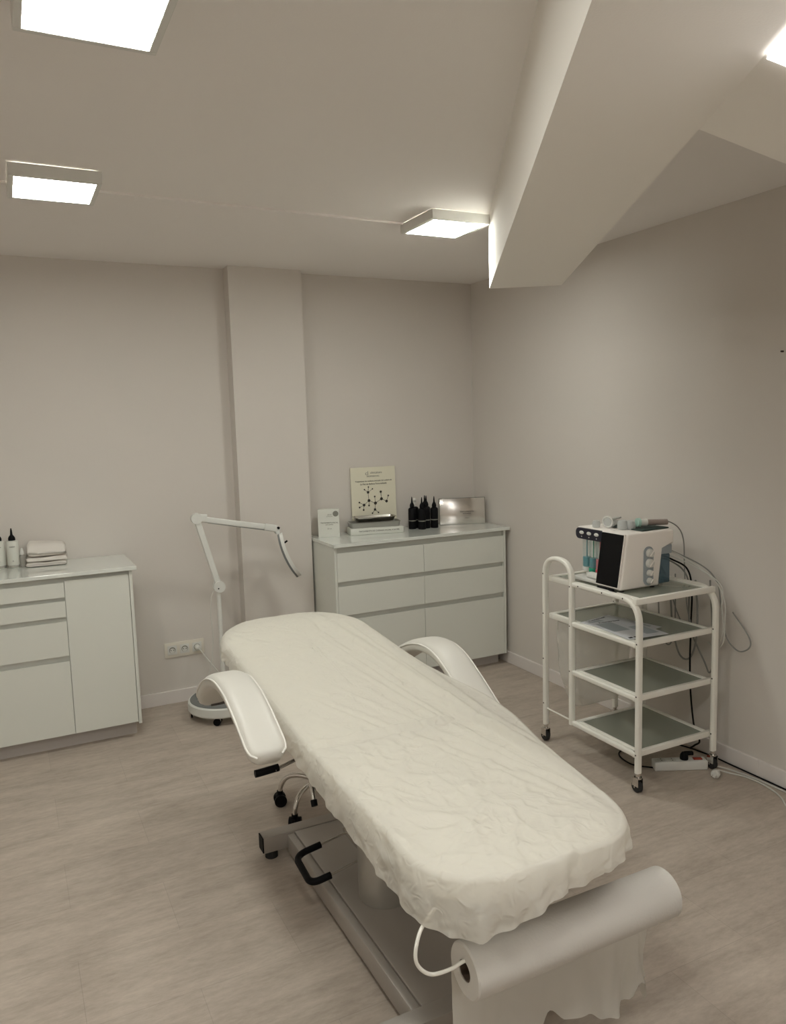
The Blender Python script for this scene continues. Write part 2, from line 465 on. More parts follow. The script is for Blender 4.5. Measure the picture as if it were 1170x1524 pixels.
part('body', SPRAYP, t, lambda bm: lathe(bm, (0, 0, 0), [(.0135, 0), (.0145, .003), (.0145, .058), (.010, .064)]), 40)
part('spray_cap', WPLAST, t, lambda bm: lathe(bm, (0, 0, 0), [(.011, .0642), (.0115, .073), (.008, .084), (.006, .094), (.0045, .098)]), 40)

def towel(name, label, x0, x1, y0, y1, z0, layers, th, rz, slump=0.0, seed=0):
    """folded towel: layered sheet folded back and forth, fold rounded to the front"""
    bm = bmesh.new(); w = x1-x0; d = y1-y0; NX = 26
    prof = []
    hh = layers*th
    for k in range(40):   # outer outline of folded stack in (y,z)
        tt = 2*PI*k/40
        cy, cz = math.cos(tt), math.sin(tt)
        e = .45
        py = (abs(cy)**e)*(1 if cy >= 0 else -1)*d/2; pz = (abs(cz)**e)*(1 if cz >= 0 else -1)*hh/2
        # grooves between layers on the front side
        if cy < -.2 and layers > 1:
            ph = (pz/hh + .5)*layers; py += .010*(1-abs(math.sin(PI*ph)))**2
        prof.append((py, pz))
    rings = []
    for i in range(NX+1):
        s = i/NX; x = -w/2 + w*s; ed = min(s, 1-s)*NX/3; q = 1 if ed >= 1 else (.55+.45*math.sqrt(1-(1-ed)**2))
        ring = []
        for py, pz in prof:
            n = noise.noise(Vector((x*14+seed, py*14, pz*20+seed)))*.006
            n2 = noise.noise(Vector((x*45+seed, py*45, pz*45)))*.0018
            zz = hh/2 + pz*q*(1) + (n + n2)*(1 if pz > 0 else .1)
            if pz > 0 and slump: zz -= slump*max(0, -py/d*2)**2*.6 + slump*.35*s
            ring.append(bm.verts.new((x + n2*2 + .004*noise.noise(Vector((py*30, pz*30, seed)))*(1 if 0 < i < NX else 1.6), py*(.97+.03*q) + n*.5, max(zz, .0004))))
        rings.append(ring)
    m = len(prof)
    for a, b in zip(rings, rings[1:]):
        for k in range(m): bm.faces.new([a[k], a[(k+1) % m], b[(k+1) % m], b[k]])
    bm.faces.new(rings[0][::-1]); bm.faces.new(rings[-1])
    o = link(name, bm, TOWEL, smooth=True); o.location = ((x0+x1)/2, (y0+y1)/2, z0); o.rotation_euler = (0, 0, rz)
    tag(o, label, 'towel', 'folded towels on the left cabinet'); return o
towel('folded_towel', 'white folded towel at the bottom of the small stack', .060, .252, 4.385, 4.53, .9205, 2, .012, -.06, 0, 3)
towel('folded_towel', 'white folded towel in the middle of the small stack', .062, .256, 4.388, 4.53, .9460, 1, .022, -.05, 0, 8)
towel('folded_towel', 'thick white folded towel on top of the small stack', .066, .252, 4.395, 4.535, .9700, 1, .076, -.04, .030, 13)

# ------------------------------------------------------------------ things on the right worktop
WT = .9202
t = thing('product_carton', 'white carton with round grey seal beside the column', 'box', (1.768, 4.446, WT), -.40)
part('body', BOXW, t, lambda bm: box(bm, -.066, .066, -.02, .04, 0, .172, bev=.001, seg=1), None)
part('round_seal', INKG, t, lambda bm: cyl(bm, (.044, -.0202, .145), (.044, -.0210, .145), .0175, n=32), 30)
for s, z, h in (('clinical', .140, .0095), ('professional', .129, .0075)): text('printed_text', s, h, facing((0.006, -.0203, z)), INKG, t)
for s, z, h in (('TRATAMIENTO FACIAL', .089, .0105), ('piel sensible', .078, .0098), ('50 ml', .052, .012)): text('printed_text', s, h, facing((0.004, -.0203, z)), INK if z > .06 else INKG, t)

t = thing('poster', 'cream poster with a molecule drawing leaning on the wall behind trays', 'poster', (2.128, 4.533, WT), 0)
tl = -.030; t.rotation_euler = (tl, 0, -.0)
part('board', POSTER, t, lambda bm: box(bm, -.160, .160, 0, .006, .0005, .412, bev=.0008, seg=1), None)
YP = -.0006
text('heading_text', 'cl', .036, facing((-.045, YP, .372)), INKG, t)
text('heading_text', 'clinicalcare', .019, facing((.022, YP, .375)), INKG, t)
text('heading_text', 'PROFESSIONAL', .0135, facing((.0, YP, .352)), INKG, t)
text('body_text', 'Tratamiento de medicina avanzada del cuidado de', .0130, facing((.002, YP, .322)), INK, t)
text('body_text', 'La Piel de Belleza Personalizada', .0150, facing((0, YP, .303)), INK, t)
def mol(bm):
    def M(px, py): return ((px-492)*.000388, .0, .3015 - py*.000359)
    N = [(395,50,9),(320,92,9),(468,88,9),(385,145,17),(395,295,19),(218,318,11),(302,370,18),(218,408,11),(290,458,12),(392,385,11),
         (505,230,11),(512,350,20),(500,465,16),(450,530,10),(562,525,10),(628,280,20),(620,150,15),(722,330,18),(758,230,11)]
    E = [(0,3),(1,3),(2,3),(3,4),(4,6),(5,6),(7,6),(8,6),(4,9),(4,11),(10,11),(11,12),(12,13),(12,14),(11,15),(15,16),(15,17),(17,18)]
    for x, y, r in N:
        a = Vector(M(x, y)); cyl(bm, (a.x, YP, a.z), (a.x, YP-.0006, a.z), r*.00052, n=14)
    for i, j in E:
        a, b = Vector(M(*N[i][:2])), Vector(M(*N[j][:2])); a.y = b.y = YP
        cyl(bm, a, b, .0012, n=6)
part('molecule_drawing', INK, t, mol)

# stacked trays on a flat carton
RZ = -.205; CX, CY = 2.075, 4.430
t = thing('product_carton', 'flat white printed carton under the steel trays', 'box', (CX, CY, WT), RZ)
part('body', BOXW, t, lambda bm: box(bm, -.172, .172, -.072, .055, 0, .040, bev=.004, seg=2), 30)
text('printed_text', 'TRATAMIENTO DE CUIDADO FACIAL A LA PIEL', .0125, facing((.012, -.0724, .022)), INK, t)
def tray(bm, w, d, h, th, fl=.008, z0=0):
    o0 = rrect(w-2*fl, d-2*fl, .014); o1 = rrect(w, d, .018); i1 = rrect(w-2*th, d-2*th, .016); i0 = rrect(w-2*fl-2*th, d-2*fl-2*th, .012)
    rim = rrect(w+.010, d+.010, .022)
    rings = [[bm.verts.new((x, y, z)) for x, y in pr] for pr, z in ((o0, z0), (o1, z0+h-.002), (rim, z0+h-.002), (rim, z0+h), (i1, z0+h), (i0, z0+th))]
    n = len(o0)
    for a, b in zip(rings, rings[1:]):
        for k in range(n): bm.faces.new([a[k], a[(k+1) % n], b[(k+1) % n], b[k]])
    bm.faces.new(rings[0][::-1]); bm.faces.new(rings[-1])
STEELB = mat('brushed_grey_tray', (.40, .40, .37), .32, metal=.55)
o = part('instrument_tray', STEELB, None, lambda bm: tray(bm, .325, .118, .034, .0015, .006)); o.location = (CX-.004, CY+.002, WT+.0405); o.rotation_euler = (0, 0, RZ)
tag(o, 'long brushed steel tray lying on the flat white carton', 'tray', 'trays on the right cabinet')
o = part('instrument_tray', STEEL, None, lambda bm: tray(bm, .262, .100, .030, .0015, .012)); o.location = (CX+.002, CY+.008, WT+.0752); o.rotation_euler = (0, 0, RZ)
tag(o, 'small shiny steel tray on top of the tray pile', 'tray', 'trays on the right cabinet')

def black_bottle(label, x, y, nozzle=True, h=0.0):
    t = thing('serum_bottle', label, 'bottle', (x, y, WT), random.uniform(-.3, .3), 'black bottles on the right cabinet')
    part('body', BLACK, t, lambda bm: lathe(bm, (0, 0, 0), [(.0235, 0), (.0255, .003), (.0255, .128+h), (.021, .136+h), (.011, .141+h)]), 40)
    if nozzle:
        part('nozzle_cap', BLACK, t, lambda bm: lathe(bm, (0, 0, 0), [(.0145, .1415+h), (.0145, .155+h), (.011, .165+h), (.0060, .174+h), (.0042, .196+h), (.0026, .209+h), (.001, .211+h)]), 40)
    else:
        part('ball_cap', WPLAST, t, lambda bm: (cyl(bm, (0, 0, .141+h), (0, 0, .172+h), .006), ball(bm, (0, 0, .184+h), .0135)), 40)
    part('label_band', INKG, t, lambda bm: lathe(bm, (0, 0, 0), [(.0256, .052), (.0259, .0525), (.0259, .0575), (.0256, .058)]), 40)
    return t
black_bottle('black nozzle bottle at the left end of the cluster', 2.348, 4.430)
black_bottle('black nozzle bottle standing in front of the cluster, second from left', 2.392, 4.378, h=-.002)
black_bottle('black nozzle bottle in the middle of the cluster, third nozzle from left', 2.440, 4.405, h=.004)
black_bottle('black nozzle bottle with the tallest tip, fourth nozzle from left', 2.460, 4.462)
black_bottle('black nozzle bottle at the right end of the cluster', 2.492, 4.392, h=-.004)
black_bottle('black bottle with a white ball cap at the back of the cluster', 2.385, 4.462, nozzle=False)

t = thing('silver_pack', 'mirror-like silver presentation box standing in the corner', 'box', (2.7235, 4.4125, WT), -.345)
t.rotation_euler = (-.07, 0, -.345)
part('body', SILVER, t, lambda bm: box(bm, -.1555, .1555, 0, .022, .0015, .176, bev=.0015, seg=2), 30)
part('edge_frame', INKG, t, lambda bm: (box(bm, -.157, -.1545, -.0015, .0235, .001, .1775), box(bm, .1545, .157, -.0015, .0235, .001, .1775), box(bm, -.157, .157, -.0015, .0235, .1755, .1780)), None)
for s, z, h in (('TRATAMIENTO', .084, .014), ('INTENSIVO', .071, .011), ('facial', .042, .013)): text('printed_text', s, h, facing((.03, -.0006, z)), INK if z > .06 else INKG, t)

# ------------------------------------------------------------------ wall socket
t = thing('wall_socket', 'cream triple socket plate on the back wall left of the column', 'socket', (.863, YB, .322), 0)
part('plate', mat('socket_plate', (.72, .68, .60), .4), t, lambda bm: box(bm, -.116, .116, -.010, -.0002, -.044, .044, bev=.002, seg=2), 30)
for k in (-1, 0, 1):
    part('socket_insert', WPLAST, t, lambda bm: (box(bm, k*.072-.027, k*.072+.027, -.013, -.0101, -.027, .027, bev=.002)), 30)
    part('socket_well', INKG, t, lambda bm: cyl(bm, (k*.072, -.0131, 0), (k*.072, -.0138, 0), .0185, n=32), 30)
    if k < 1:
        part('socket_disc', WPLAST, t, lambda bm: (cyl(bm, (k*.072, -.0139, -.003), (k*.072, -.0146, -.003), .0150, n=32)), 30)
        part('pin_hole', BLACK, t, lambda bm: (cyl(bm, (k*.072-.008, -.01465, 0), (k*.072-.008, -.0150, 0), .0028, n=12), cyl(bm, (k*.072+.008, -.01465, 0), (k*.072+.008, -.0150, 0), .0028, n=12)), 30)

# ------------------------------------------------------------------ magnifying lamp
LX, LY = 1.008, 4.235
t = thing('magnifier_lamp', 'white magnifier floor lamp with folded arm standing before the column', 'lamp', (LX, LY, 0))
def ringp(bm):
    n = 56; pr = [(.118, .048), (.118, .092), (.123, .098), (.195, .098), (.202, .092), (.204, .052), (.198, .044)]
    rings = [[bm.verts.new((r*math.cos(2*PI*i/n), r*math.sin(2*PI*i/n), h)) for r, h in pr] for i in range(n)]
    for i in range(n):
        a, b = rings[i], rings[(i+1) % n]
        for k in range(len(pr)): bm.faces.new([a[k], a[(k+1) % len(pr)], b[(k+1) % len(pr)], b[k]])
base = part('base_ring', LAMPW, t, ringp, 35)
def ringt(bm):
    n = 56; pr = [(.128, .0983), (.128, .1), (.190, .1), (.190, .0983)]
    rings = [[bm.verts.new((r*math.cos(2*PI*i/n), r*math.sin(2*PI*i/n), h)) for r, h in pr] for i in range(n)]
    for i in range(n):
        a, b = rings[i], rings[(i+1) % n]
        for k in range(4): bm.faces.new([a[k], a[(k+1) % 4], b[(k+1) % 4], b[k]])
part('grey_tread', LAMPG, base, ringt, 35)
part('cross_bar', LAMPW, base, lambda bm: (box(bm, -.12, .12, -.025, .025, .05, .075, bev=.004), box(bm, -.025, .025, -.12, .12, .05, .0745, bev=.004)), 30)
part('hub', LAMPW, t, lambda bm: lathe(bm, (0, 0, 0), [(.052, .07), (.056, .076), (.056, .128), (.050, .136), (.020, .140)]), 40)
for k in range(5):
    a = math.radians(-118 + 72*k); cx, cy = .168*math.cos(a), .168*math.sin(a)
    cs = part('caster', WPLAST, t, lambda bm: (cyl(bm, (cx, cy, .030), (cx, cy, .0445), .008), box(bm, -.012, .012, -.016, .016, .012, .040, bev=.004, rot=Matrix.Translation((cx, cy, 0)) @ Matrix.Rotation(a, 4, 'Z'))), 30)
    part('wheel', BLACK, cs, lambda bm: [cyl(bm, Vector((cx, cy, .0205)) + Matrix.Rotation(a, 3, 'Z') @ Vector((s*.0125, 0, 0)), Vector((cx, cy, .0205)) + Matrix.Rotation(a, 3, 'Z') @ Vector((s*.0215, 0, 0)), .0200, n=20) for s in (1, -1)], 30)
part('pole', LAMPW, t, lambda bm: (cyl(bm, (0, 0, .14), (0, 0, .705), .0125), cyl(bm, (0, 0, .14), (0, 0, .20), .017)), 30)
J1 = Vector((.004, 0, .735)); J2 = Vector((-.100, -.002, 1.126)); J3 = Vector((.330, -.012, 1.038))
part('lower_joint', LAMPW, t, lambda bm: cyl(bm, J1 + Vector((0, -.022, 0)), J1 + Vector((0, .022, 0)), .032, n=32), 30)
part('joint_screw', BLACK, t, lambda bm: cyl(bm, J1 + Vector((-.008, -.0235, -.008)), J1 + Vector((-.008, -.0222, -.008)), .004, n=12), 30)
def bar(bm, a, b, w, h, s0=0, s1=0):
    d = (b-a).normalized(); sweep(bm, [a+d*s0, b-d*s1], rrect(w, h, .006), side=(0, 1, 0))
part('lower_arm', LAMPW, t, lambda bm: bar(bm, J1, J2, .024, .033, .02, .02), 30)
part('elbow_joint', LAMPW, t, lambda bm: (cyl(bm, J2 + Vector((0, -.017, 0)), J2 + Vector((0, .017, 0)), .030, n=32),
     sweep(bm, [J2 + Vector((-.005, 0, .004)), J2 + Vector((.055, 0, -.004))], rrect(.030, .046, .010), side=(0, 1, 0))), 30)
part('upper_arm', LAMPW, t, lambda bm: bar(bm, J2, J3, .022, .032, .04, .03), 30)
part('arm_slot', LAMPG, t, lambda bm: sweep(bm, [J2 + Vector((.06, -.002, -.0285)), J3 + Vector((-.05, -.002, -.0085))], rrect(.012, .003, .001), side=(0, 1, 0)), 30)
part('head_joint', LAMPW, t, lambda bm: (sweep(bm, [J3 + Vector((-.052, 0, .010)), J3 + Vector((.012, 0, -.004)), J3 + Vector((.028, 0, -.022))], rrect(.030, .040, .008), side=(0, 1, 0)),
     cyl(bm, J3 + Vector((.020, -.02, -.026)), J3 + Vector((.020, .02, -.026)), .010)), 30)
part('clamp_screw', BLACK, t, lambda bm: cyl(bm, J3 + Vector((.024, -.026, .0)), J3 + Vector((.024, .010, .0)), .007), 30)
part('head_knob', BLACK, t, lambda bm: cyl(bm, J3 + Vector((.062, -.0, -.093)), J3 + Vector((.080, 0, -.082)), .005), 30)
# the head: a slightly curved rounded-rectangle ring seen edge-on
HS = J3 + Vector((.032, -.012, -.034)); HE = Vector((.470, -.02, .742))
def headpath(off, sag=.020):
    d = HE-HS; nrm = Vector((-d.z, 0, d.x)).normalized()*-1
    return lambda s, v, o: HS + d*s + Vector((.30, .94, -.165)).normalized()*v + nrm*(o - sag*4*s*(1-s)*-1)
hp = headpath(0)
def headring(bm, o0, o1, half=.098, inner=.55):
    N = 48; cyc = []
    for k in range(N):
        a = 2*PI*k/N; e = .62
        cc, ss = math.cos(a), math.sin(a)
        s = .5 + .5*abs(cc)**e*(1 if cc > 0 else -1); v = half*abs(ss)**e*(1 if ss > 0 else -1)
        cyc.append((s, v))
    rings = []
    for s, v in cyc:
        si, vi = .5+(s-.5)*inner, v*inner
        rings.append([bm.verts.new(hp(*q)) for q in ((s, v, o0), (s, v, o1), (si, vi, o1), (si, vi, o0))])
    for i in range(N):
        a, b = rings[i], rings[(i+1) % N]
        for k in range(4): bm.faces.new([a[k], a[(k+1) % 4], b[(k+1) % 4], b[k]])
hd = part('lamp_head', LAMPW, t, lambda bm: headring(bm, -.016, .004), 35)
part('grey_rim', LAMPG, hd, lambda bm: headring(bm, .0042, .015), 35)
part('magnifier_lens', VIALP, hd, lambda bm: headring(bm, -.004, .000, .098*.55, .02), 35)
part('power_cable', CABLEL, t, lambda bm: tube(bm, [J1 + Vector((-.026, -.012, -.005)), (-.045, -.016, .68), (-.055, -.018, .58), (-.050, -.02, .47), (-.060, -.02, .36), (-.085, -.02, .25), (-.135, -.01, .16), (-.150, .0, .104)], .0022), 40)
o = empty('power_cord', (.935-LX, YB-.0135-LY, .322)); o.parent = t
part('plug', WPLAST, o, lambda bm: lathe(bm, (0, -.0245, 0), [(.006, -.022), (.012, -.018), (.016, -.004), (.016, .0230)], axis='y'), 40)
part('cable', CABLEL, o, lambda bm: tube(bm, [(0, -.046, 0), (.010, -.085, -.012), (.032, -.14, -.050), (.055, -.20, -.085), (.068, -.25, -.110), (.070, -.278, -.150), (.060, -.275, -.205)], .003), 40)

# ------------------------------------------------------------------ treatment couch
BX = 1.030                                     # centre line
TOPZ = lambda y: (.663 + .018*max(0, min(1, (y-1.3)/.7)) if y < 2.02 else .681 + (y-2.02)/(3.22-2.02)*.095)
t = couch = thing('treatment_couch', 'white padded treatment couch with curved armrests and grey steel base', 'treatment couch', (BX, 2.15, 0))
oy = 2.15
def outline(n, y0, y1, hw, r0, r1, e1=1.0):
    """closed outline of a cushion, CCW; r0 foot corner radius, r1 head corner radius"""
    pts = []
    def arc(cx, cy, rx, ry, a0, a1, k): return [(cx+rx*math.cos(a0+(a1-a0)*i/k), cy+ry*math.sin(a0+(a1-a0)*i/k)) for i in range(k+1)]
    pts += arc(hw-r0, y0+r0, r0, r0, -PI/2, 0, 10)
    pts += [(hw, y0+r0+(y1-r1*e1-y0-r0)*i/24) for i in range(1, 24)]
    pts += arc(hw-r1, y1-r1*e1, r1, r1*e1, 0, PI/2, 14)
    pts += [((hw-r1) - 2*(hw-r1)*i/10, y1) for i in range(1, 10)]
    pts += arc(-hw+r1, y1-r1*e1, r1, r1*e1, PI/2, PI, 14)
    pts += [(-hw, (y1-r1*e1) - (y1-r1*e1-y0-r0)*i/24) for i in range(1, 24)]
    pts += arc(-hw+r0, y0+r0, r0, r0, PI, 1.5*PI, 10)
    pts += [((-hw+r0) + 2*(hw-r0)*i/10, y0) for i in range(1, 10)]
    return pts
def cushion(bm, y0, y1, hw, r0, r1, th, e1=1.0):
    O = outline(0, y0, y1, hw, r0, r1, e1); cy = (y0+y1)/2
    lay = [(.0, th, 1), (.35, .0, 1), (.8, .0, 1), (.93, .0015, 1), (.985, .008, 1), (1, .018, 1), (1, th-.012, 1), (.985, th-.002, 1), (.9, th, 1)]
    rings = []
    for s, dz, _ in lay[1:]:
        rings.append([bm.verts.new((x*s, (y-cy)*s + cy - oy, TOPZ((y-cy)*s+cy) - dz)) for x, y in O])
    n = len(O)
    for a, b in zip(rings, rings[1:]):
        for k in range(n): bm.faces.new([a[k], a[(k+1) % n], b[(k+1) % n], b[k]])
    if y0 < 2:
        for rg in rings:
            for v in rg:
                if v.co.x > 0: v.co.x -= .046*max(0, min(1, (1.85-v.co.y-oy)/.45))*v.co.x/.31
    c0 = bm.verts.new((0, cy-oy, TOPZ(cy)))
    for k in range(n): bm.faces.new([c0, rings[0][k], rings[0][(k+1) % n]])
    bm.faces.new(rings[-1])
part('leg_cushion', VINYL, t, lambda bm: cushion(bm, 1.280, 2.012, .292, .180, .02, .068), 40)
part('backrest_cushion', VINYL, t, lambda bm: cushion(bm, 2.028, 3.215, .296, .02, .20, .068, 1.15), 40)
def frame(bm):
    for x in (-.21, .21):
        sweep(bm, [(x, 1.38-oy, .575), (x, 2.01-oy, .587)], rrect(.03, .03, .003), side=(1, 0, 0))
        sweep(bm, [(x, 2.03-oy, .587), (x, 3.02-oy, .663)], rrect(.03, .03, .003), side=(1, 0, 0))
    for y, z in ((1.40, .575), (1.98, .585), (2.12, .592), (2.95, .658)):
        box(bm, -.195, .195, y-oy-.015, y-oy+.015, z-.015, z+.013)
    box(bm, -.10, .10, -.15, .15, .50, .573)
part('under_frame', DKMETAL, t, frame, 30)
part('lift_column', COLM, t, lambda bm: (cyl(bm, (-.025, 0, .0905), (-.025, 0, .40), .088, n=48)), 30)
part('piston', CHROME, t, lambda bm: cyl(bm, (-.025, 0, .4005), (-.025, 0, .50), .06, n=40), 30)
b_ = part('base_plate', GREYMETAL, t, lambda bm: (box(bm, -.158, .158, 1.66-oy, 2.665-oy, .045, .090, bev=.004), box(bm, -.188, -.1585, 1.66-oy, 2.665-oy, .018, .086, bev=.006), box(bm, .1585, .188, 1.66-oy, 2.665-oy, .018, .086, bev=.006)), 30)
for yy, x0, x1 in ((2.695, -.278, .278), (1.632, -.33, .33)):
    cb = part('cross_foot', GREYMETAL, t, lambda bm: box(bm, x0, x1, yy-oy-.028, yy-oy+.028, .030, .092, bev=.003), 30)
    for s in (x0, x1):
        part('end_cap', BLACK, cb, lambda bm: box(bm, min(s, s*1.015), max(s, s*1.015), yy-oy-.026, yy-oy+.026, .032, .090, bev=.001, seg=1), 30)
        part('foot_pad', RUBBER, cb, lambda bm: cyl(bm, (s-.035*(1 if s > 0 else -1), yy-oy, 0), (s-.035*(1 if s > 0 else -1), yy-oy, .0295), .024), 30)
# foot pedal: two thin rods and a black U-shaped grip
pd = part('foot_pedal', BLACK, t, lambda bm: sweep(bm, fillet([(-.150, 2.405-oy, .165), (-.245, 2.405-oy, .150), (-.255, 2.225-oy, .150), (-.185, 2.225-oy, .160)], .045), circ(.0115, 14)), 40)
part('pedal_rod', CHROME, pd, lambda bm: (tube(bm, [(-.155, 2.405-oy, .1645), (-.04, 2.412-oy, .180)], .0035, smooth=False), tube(bm, [(-.190, 2.225-oy, .1595), (-.05, 2.238-oy, .180)], .0035, smooth=False), box(bm, -.055, .0, 2.21-oy, 2.43-oy, .172, .188)), 40)
# adjusting lever below the left armrest
lv = part('adjusting_lever', CHROME, t, lambda bm: (tube(bm, [(-.32, 2.345-oy, .503), (-.20, 2.37-oy, .520)], .006, smooth=False), box(bm, -.215, -.195, 2.35-oy, 2.39-oy, .505, .60)), 40)
part('lever_grip', BLACK, lv, lambda bm: tube(bm, [(-.385, 2.352-oy, .502), (-.372, 2.352-oy, .502), (-.305, 2.352-oy, .506)], .0125, smooth=False), 40)
part('strut', CHROME, t, lambda bm: (tube(bm, [(-.225, 2.30-oy, .575), (-.243, 2.195-oy, .440)], .008, smooth=False)), 40)
part('strut_tip', BLACK, t, lambda bm: (cyl(bm, (-.243, 2.199-oy, .445), (-.244, 2.188-oy, .430), .0105)), 40)
# armrests
def arm(s):
    if s < 0: pp = [(2.80, .615), (2.73, .685), (2.62, .745), (2.49, .776), (2.37, .770), (2.27, .740), (2.18, .702), (2.095, .662)]
    else: pp = [(2.90, .595), (2.80, .665), (2.66, .732), (2.54, .755), (2.44, .740), (2.34, .690), (2.24, .628), (2.16, .580)]
    path = smoothpath([(0, a, b) for a, b in pp], 6)
    bm = bmesh.new(); cx = s*.410; rings = []
    N = len(path); W, H = .120, .052
    for i, p in enumerate(path):
        d = (path[min(i+1, N-1)] - path[max(i-1, 0)]).normalized(); up = Vector((0, -d.z, d.y)); up = up if up.z > 0 else -up
        e = min(i, N-1-i)/3.5; k = 1 if e >= 1 else .62 + .38*math.sqrt(max(0, 1-(1-e)**2))
        prof = []
        for a in range(28):
            th = 2*PI*a/28; c_, s_ = math.cos(th), math.sin(th)
            w = W/2*abs(c_)**.5*(1 if c_ > 0 else -1); h = H/2*abs(s_)**(.95 if s_ > 0 else .6)*(1 if s_ > 0 else -1)
            prof.append(Vector((cx + w*k, 0, 0)) + up*(h*(.6+.4*k)))
        rings.append([bm.verts.new((v.x, p.y-oy+v.y, p.z+v.z)) for v in prof])
    for a, b in zip(rings, rings[1:]):
        for k in range(28): bm.faces.new([a[k], a[(k+1) % 28], b[(k+1) % 28], b[k]])
    bm.faces.new(rings[0][::-1]); bm.faces.new(rings[-1])
    o = link('armrest', bm, VINYL, couch, smooth=True)
    for q in (-1, 1):
        pp = []
        for i, p in enumerate(path):
            d = (path[min(i+1, N-1)] - path[max(i-1, 0)]).normalized(); up = Vector((0, -d.z, d.y)); up = up if up.z > 0 else -up
            e = min(i, N-1-i)/3.5; k = 1 if e >= 1 else .62 + .38*math.sqrt(max(0, 1-(1-e)**2))
            pp.append((cx + q*W/2*k*1.0, p.y-oy + up.y*.010, p.z + up.z*.010))
        part('piping', PIPE, o, lambda bm: sweep(bm, pp, circ(.0032, 8)), 40)
    part('armrest_bracket', DKMETAL, o, lambda bm: (box(bm, min(s*.19, s*.40), max(s*.19, s*.40), (2.775 if s < 0 else 2.86)-oy, (2.80 if s < 0 else 2.885)-oy, .598, .618), box(bm, min(s*.395, s*.42), max(s*.395, s*.42), (2.775 if s < 0 else 2.86)-oy, (2.80 if s < 0 else 2.885)-oy, .598, .64)), 30)
    return o
arm(-1); arm(1)
# roll holder wire (left end loops up under the couch, bar runs through the roll)
part('roll_holder', CART, t, lambda bm: sweep(bm, smoothpath([(-.21, 1.42-oy, .562), (-.295, 1.375-oy, .548), (-.325, 1.36-oy, .515), (-.325, 1.36-oy, .470), (-.292, 1.36-oy, .434), (-.24, 1.36-oy, .428), (-.20, 1.36-oy, .435), (-.10, 1.36-oy, .4305), (.12, 1.36-oy, .4305), (.405, 1.36-oy, .4305)], 8), circ(.0043, 10)), 40)

# ------------------------------------------------------------------ paper roll
t = thing('paper_roll', 'large couch paper roll hanging below the foot end', 'paper roll', (1.125, 1.360, .410))
def rollm(bm):
    n = 64; L = .302
    pr = [(.024, -L), (.058, -L), (.0618, -L+.004), (.0618, L-.004), (.058, L), (.024, L)]
    rings = [[bm.verts.new((h, r*math.cos(2*PI*i/n), r*math.sin(2*PI*i/n))) for r, h in pr] for i in range(n)]
    for i in range(n):
        a, b = rings[i], rings[(i+1) % n]
        for k in range(len(pr)): bm.faces.new([a[k], a[(k+1) % 6], b[(k+1) % 6], b[k]])
part('roll', PAPERROLL, t, rollm, 35)
def corem(bm):
    n = 40; L = .300; pr = [(.0205, -L), (.0237, -L), (.0237, L), (.0205, L)]
    rings = [[bm.verts.new((h, r*math.cos(2*PI*i/n), r*math.sin(2*PI*i/n))) for r, h in pr] for i in range(n)]
    for i in range(n):
        a, b = rings[i], rings[(i+1) % n]
        for k in range(4): bm.faces.new([a[k], a[(k+1) % 4], b[(k+1) % 4], b[k]])
part('cardboard_core', CORE, t, corem, 35)
def hem(x):  # torn lower edge of the hanging paper, world x -> z
    P_ = [(.80, .012), (1.02, .015), (1.075, .095), (1.115, .150), (1.155, .118), (1.215, .112), (1.29, .055), (1.335, .045), (1.365, .075), (1.40, .125), (1.42, .06), (1.445, .095), (1.50, .085)]
    for (a, b), (c, d) in zip(P_, P_[1:]):
        if x <= c: s = (x-a)/(c-a); s = s*s*(3-2*s); return b + (d-b)*s
    return P_[-1][1]
def hangm(bm):
    NX, NZ = 90, 60; rows = []
    for j in range(NZ+1):
        row = []
        for i in range(NX+1):
            s = i/NX; x = .826 + .600*s; q = j/NZ
            zb = hem(x + .02*q*s); 
            z = .410 + (zb-.410)*q
            a = 1.0; y = .0625
            cr = (q**1.4)
            f = max(0, (s-.72)/.28)
            dy = cr*(.010*math.sin(x*19+1) + .006*math.sin(x*41)) + cr*f*(.030*math.sin(s*46) + .012*math.sin(s*95+q*9))
            dx = cr*.030*s*s + cr*f*.006*noise.noise(Vector((x*50, z*30, 0)))
            row.append(bm.verts.new((x+dx-1.125, y+dy + .002*noise.noise(Vector((x*30, z*30, 4))) , z-.410)))
        rows.append(row)
    for a, b in zip(rows, rows[1:]):
        for k in range(NX): bm.faces.new([a[k], a[k+1], b[k+1], b[k]])
hg = part('hanging_paper', HANG, t, hangm, True)
hg['label'] = 'torn loose end of the paper hanging to the floor'

# ------------------------------------------------------------------ disposable sheet over the couch
def ridge(x, y, x0, y0, x1, y1, w, amp, taper=True):
    dx, dy = x1-x0, y1-y0; L2 = dx*dx+dy*dy; s = ((x-x0)*dx+(y-y0)*dy)/L2
    if s < -.1 or s > 1.1: return 0
    d = abs((x-x0)*dy-(y-y0)*dx)/math.sqrt(L2)
    e = 1.0
    if taper: e = max(0, min(1, (s+.1)/.3))*max(0, min(1, (1.1-s)/.3))
    if d > 3*w: return 0
    return amp*e*math.exp(-(d/w)**2)
FOLDS = []
rs = random.Random(5)
# long pleats fanning from the head towards the right foot corner (x relative to the couch axis)
for k in range(9):
    FOLDS.append((.30-.012*k - .03*(k % 3), 1.40+.012*k, .285-.058*k + rs.uniform(-.01, .01), 3.05 - .10*k + rs.uniform(-.1, .1), .008+.004*rs.random(), .0065*rs.uniform(.4, 1)))
FOLDS += [(.245, 1.42, .115, 3.1, .022, -.015), (.215, 1.45, .06, 2.9, .008, .006), (.285, 1.45, .175, 3.0, .022, .012), (.27, 1.75, .10, 2.75, .014, .010), (.24, 1.42, -.02, 2.25, .010, .006)]
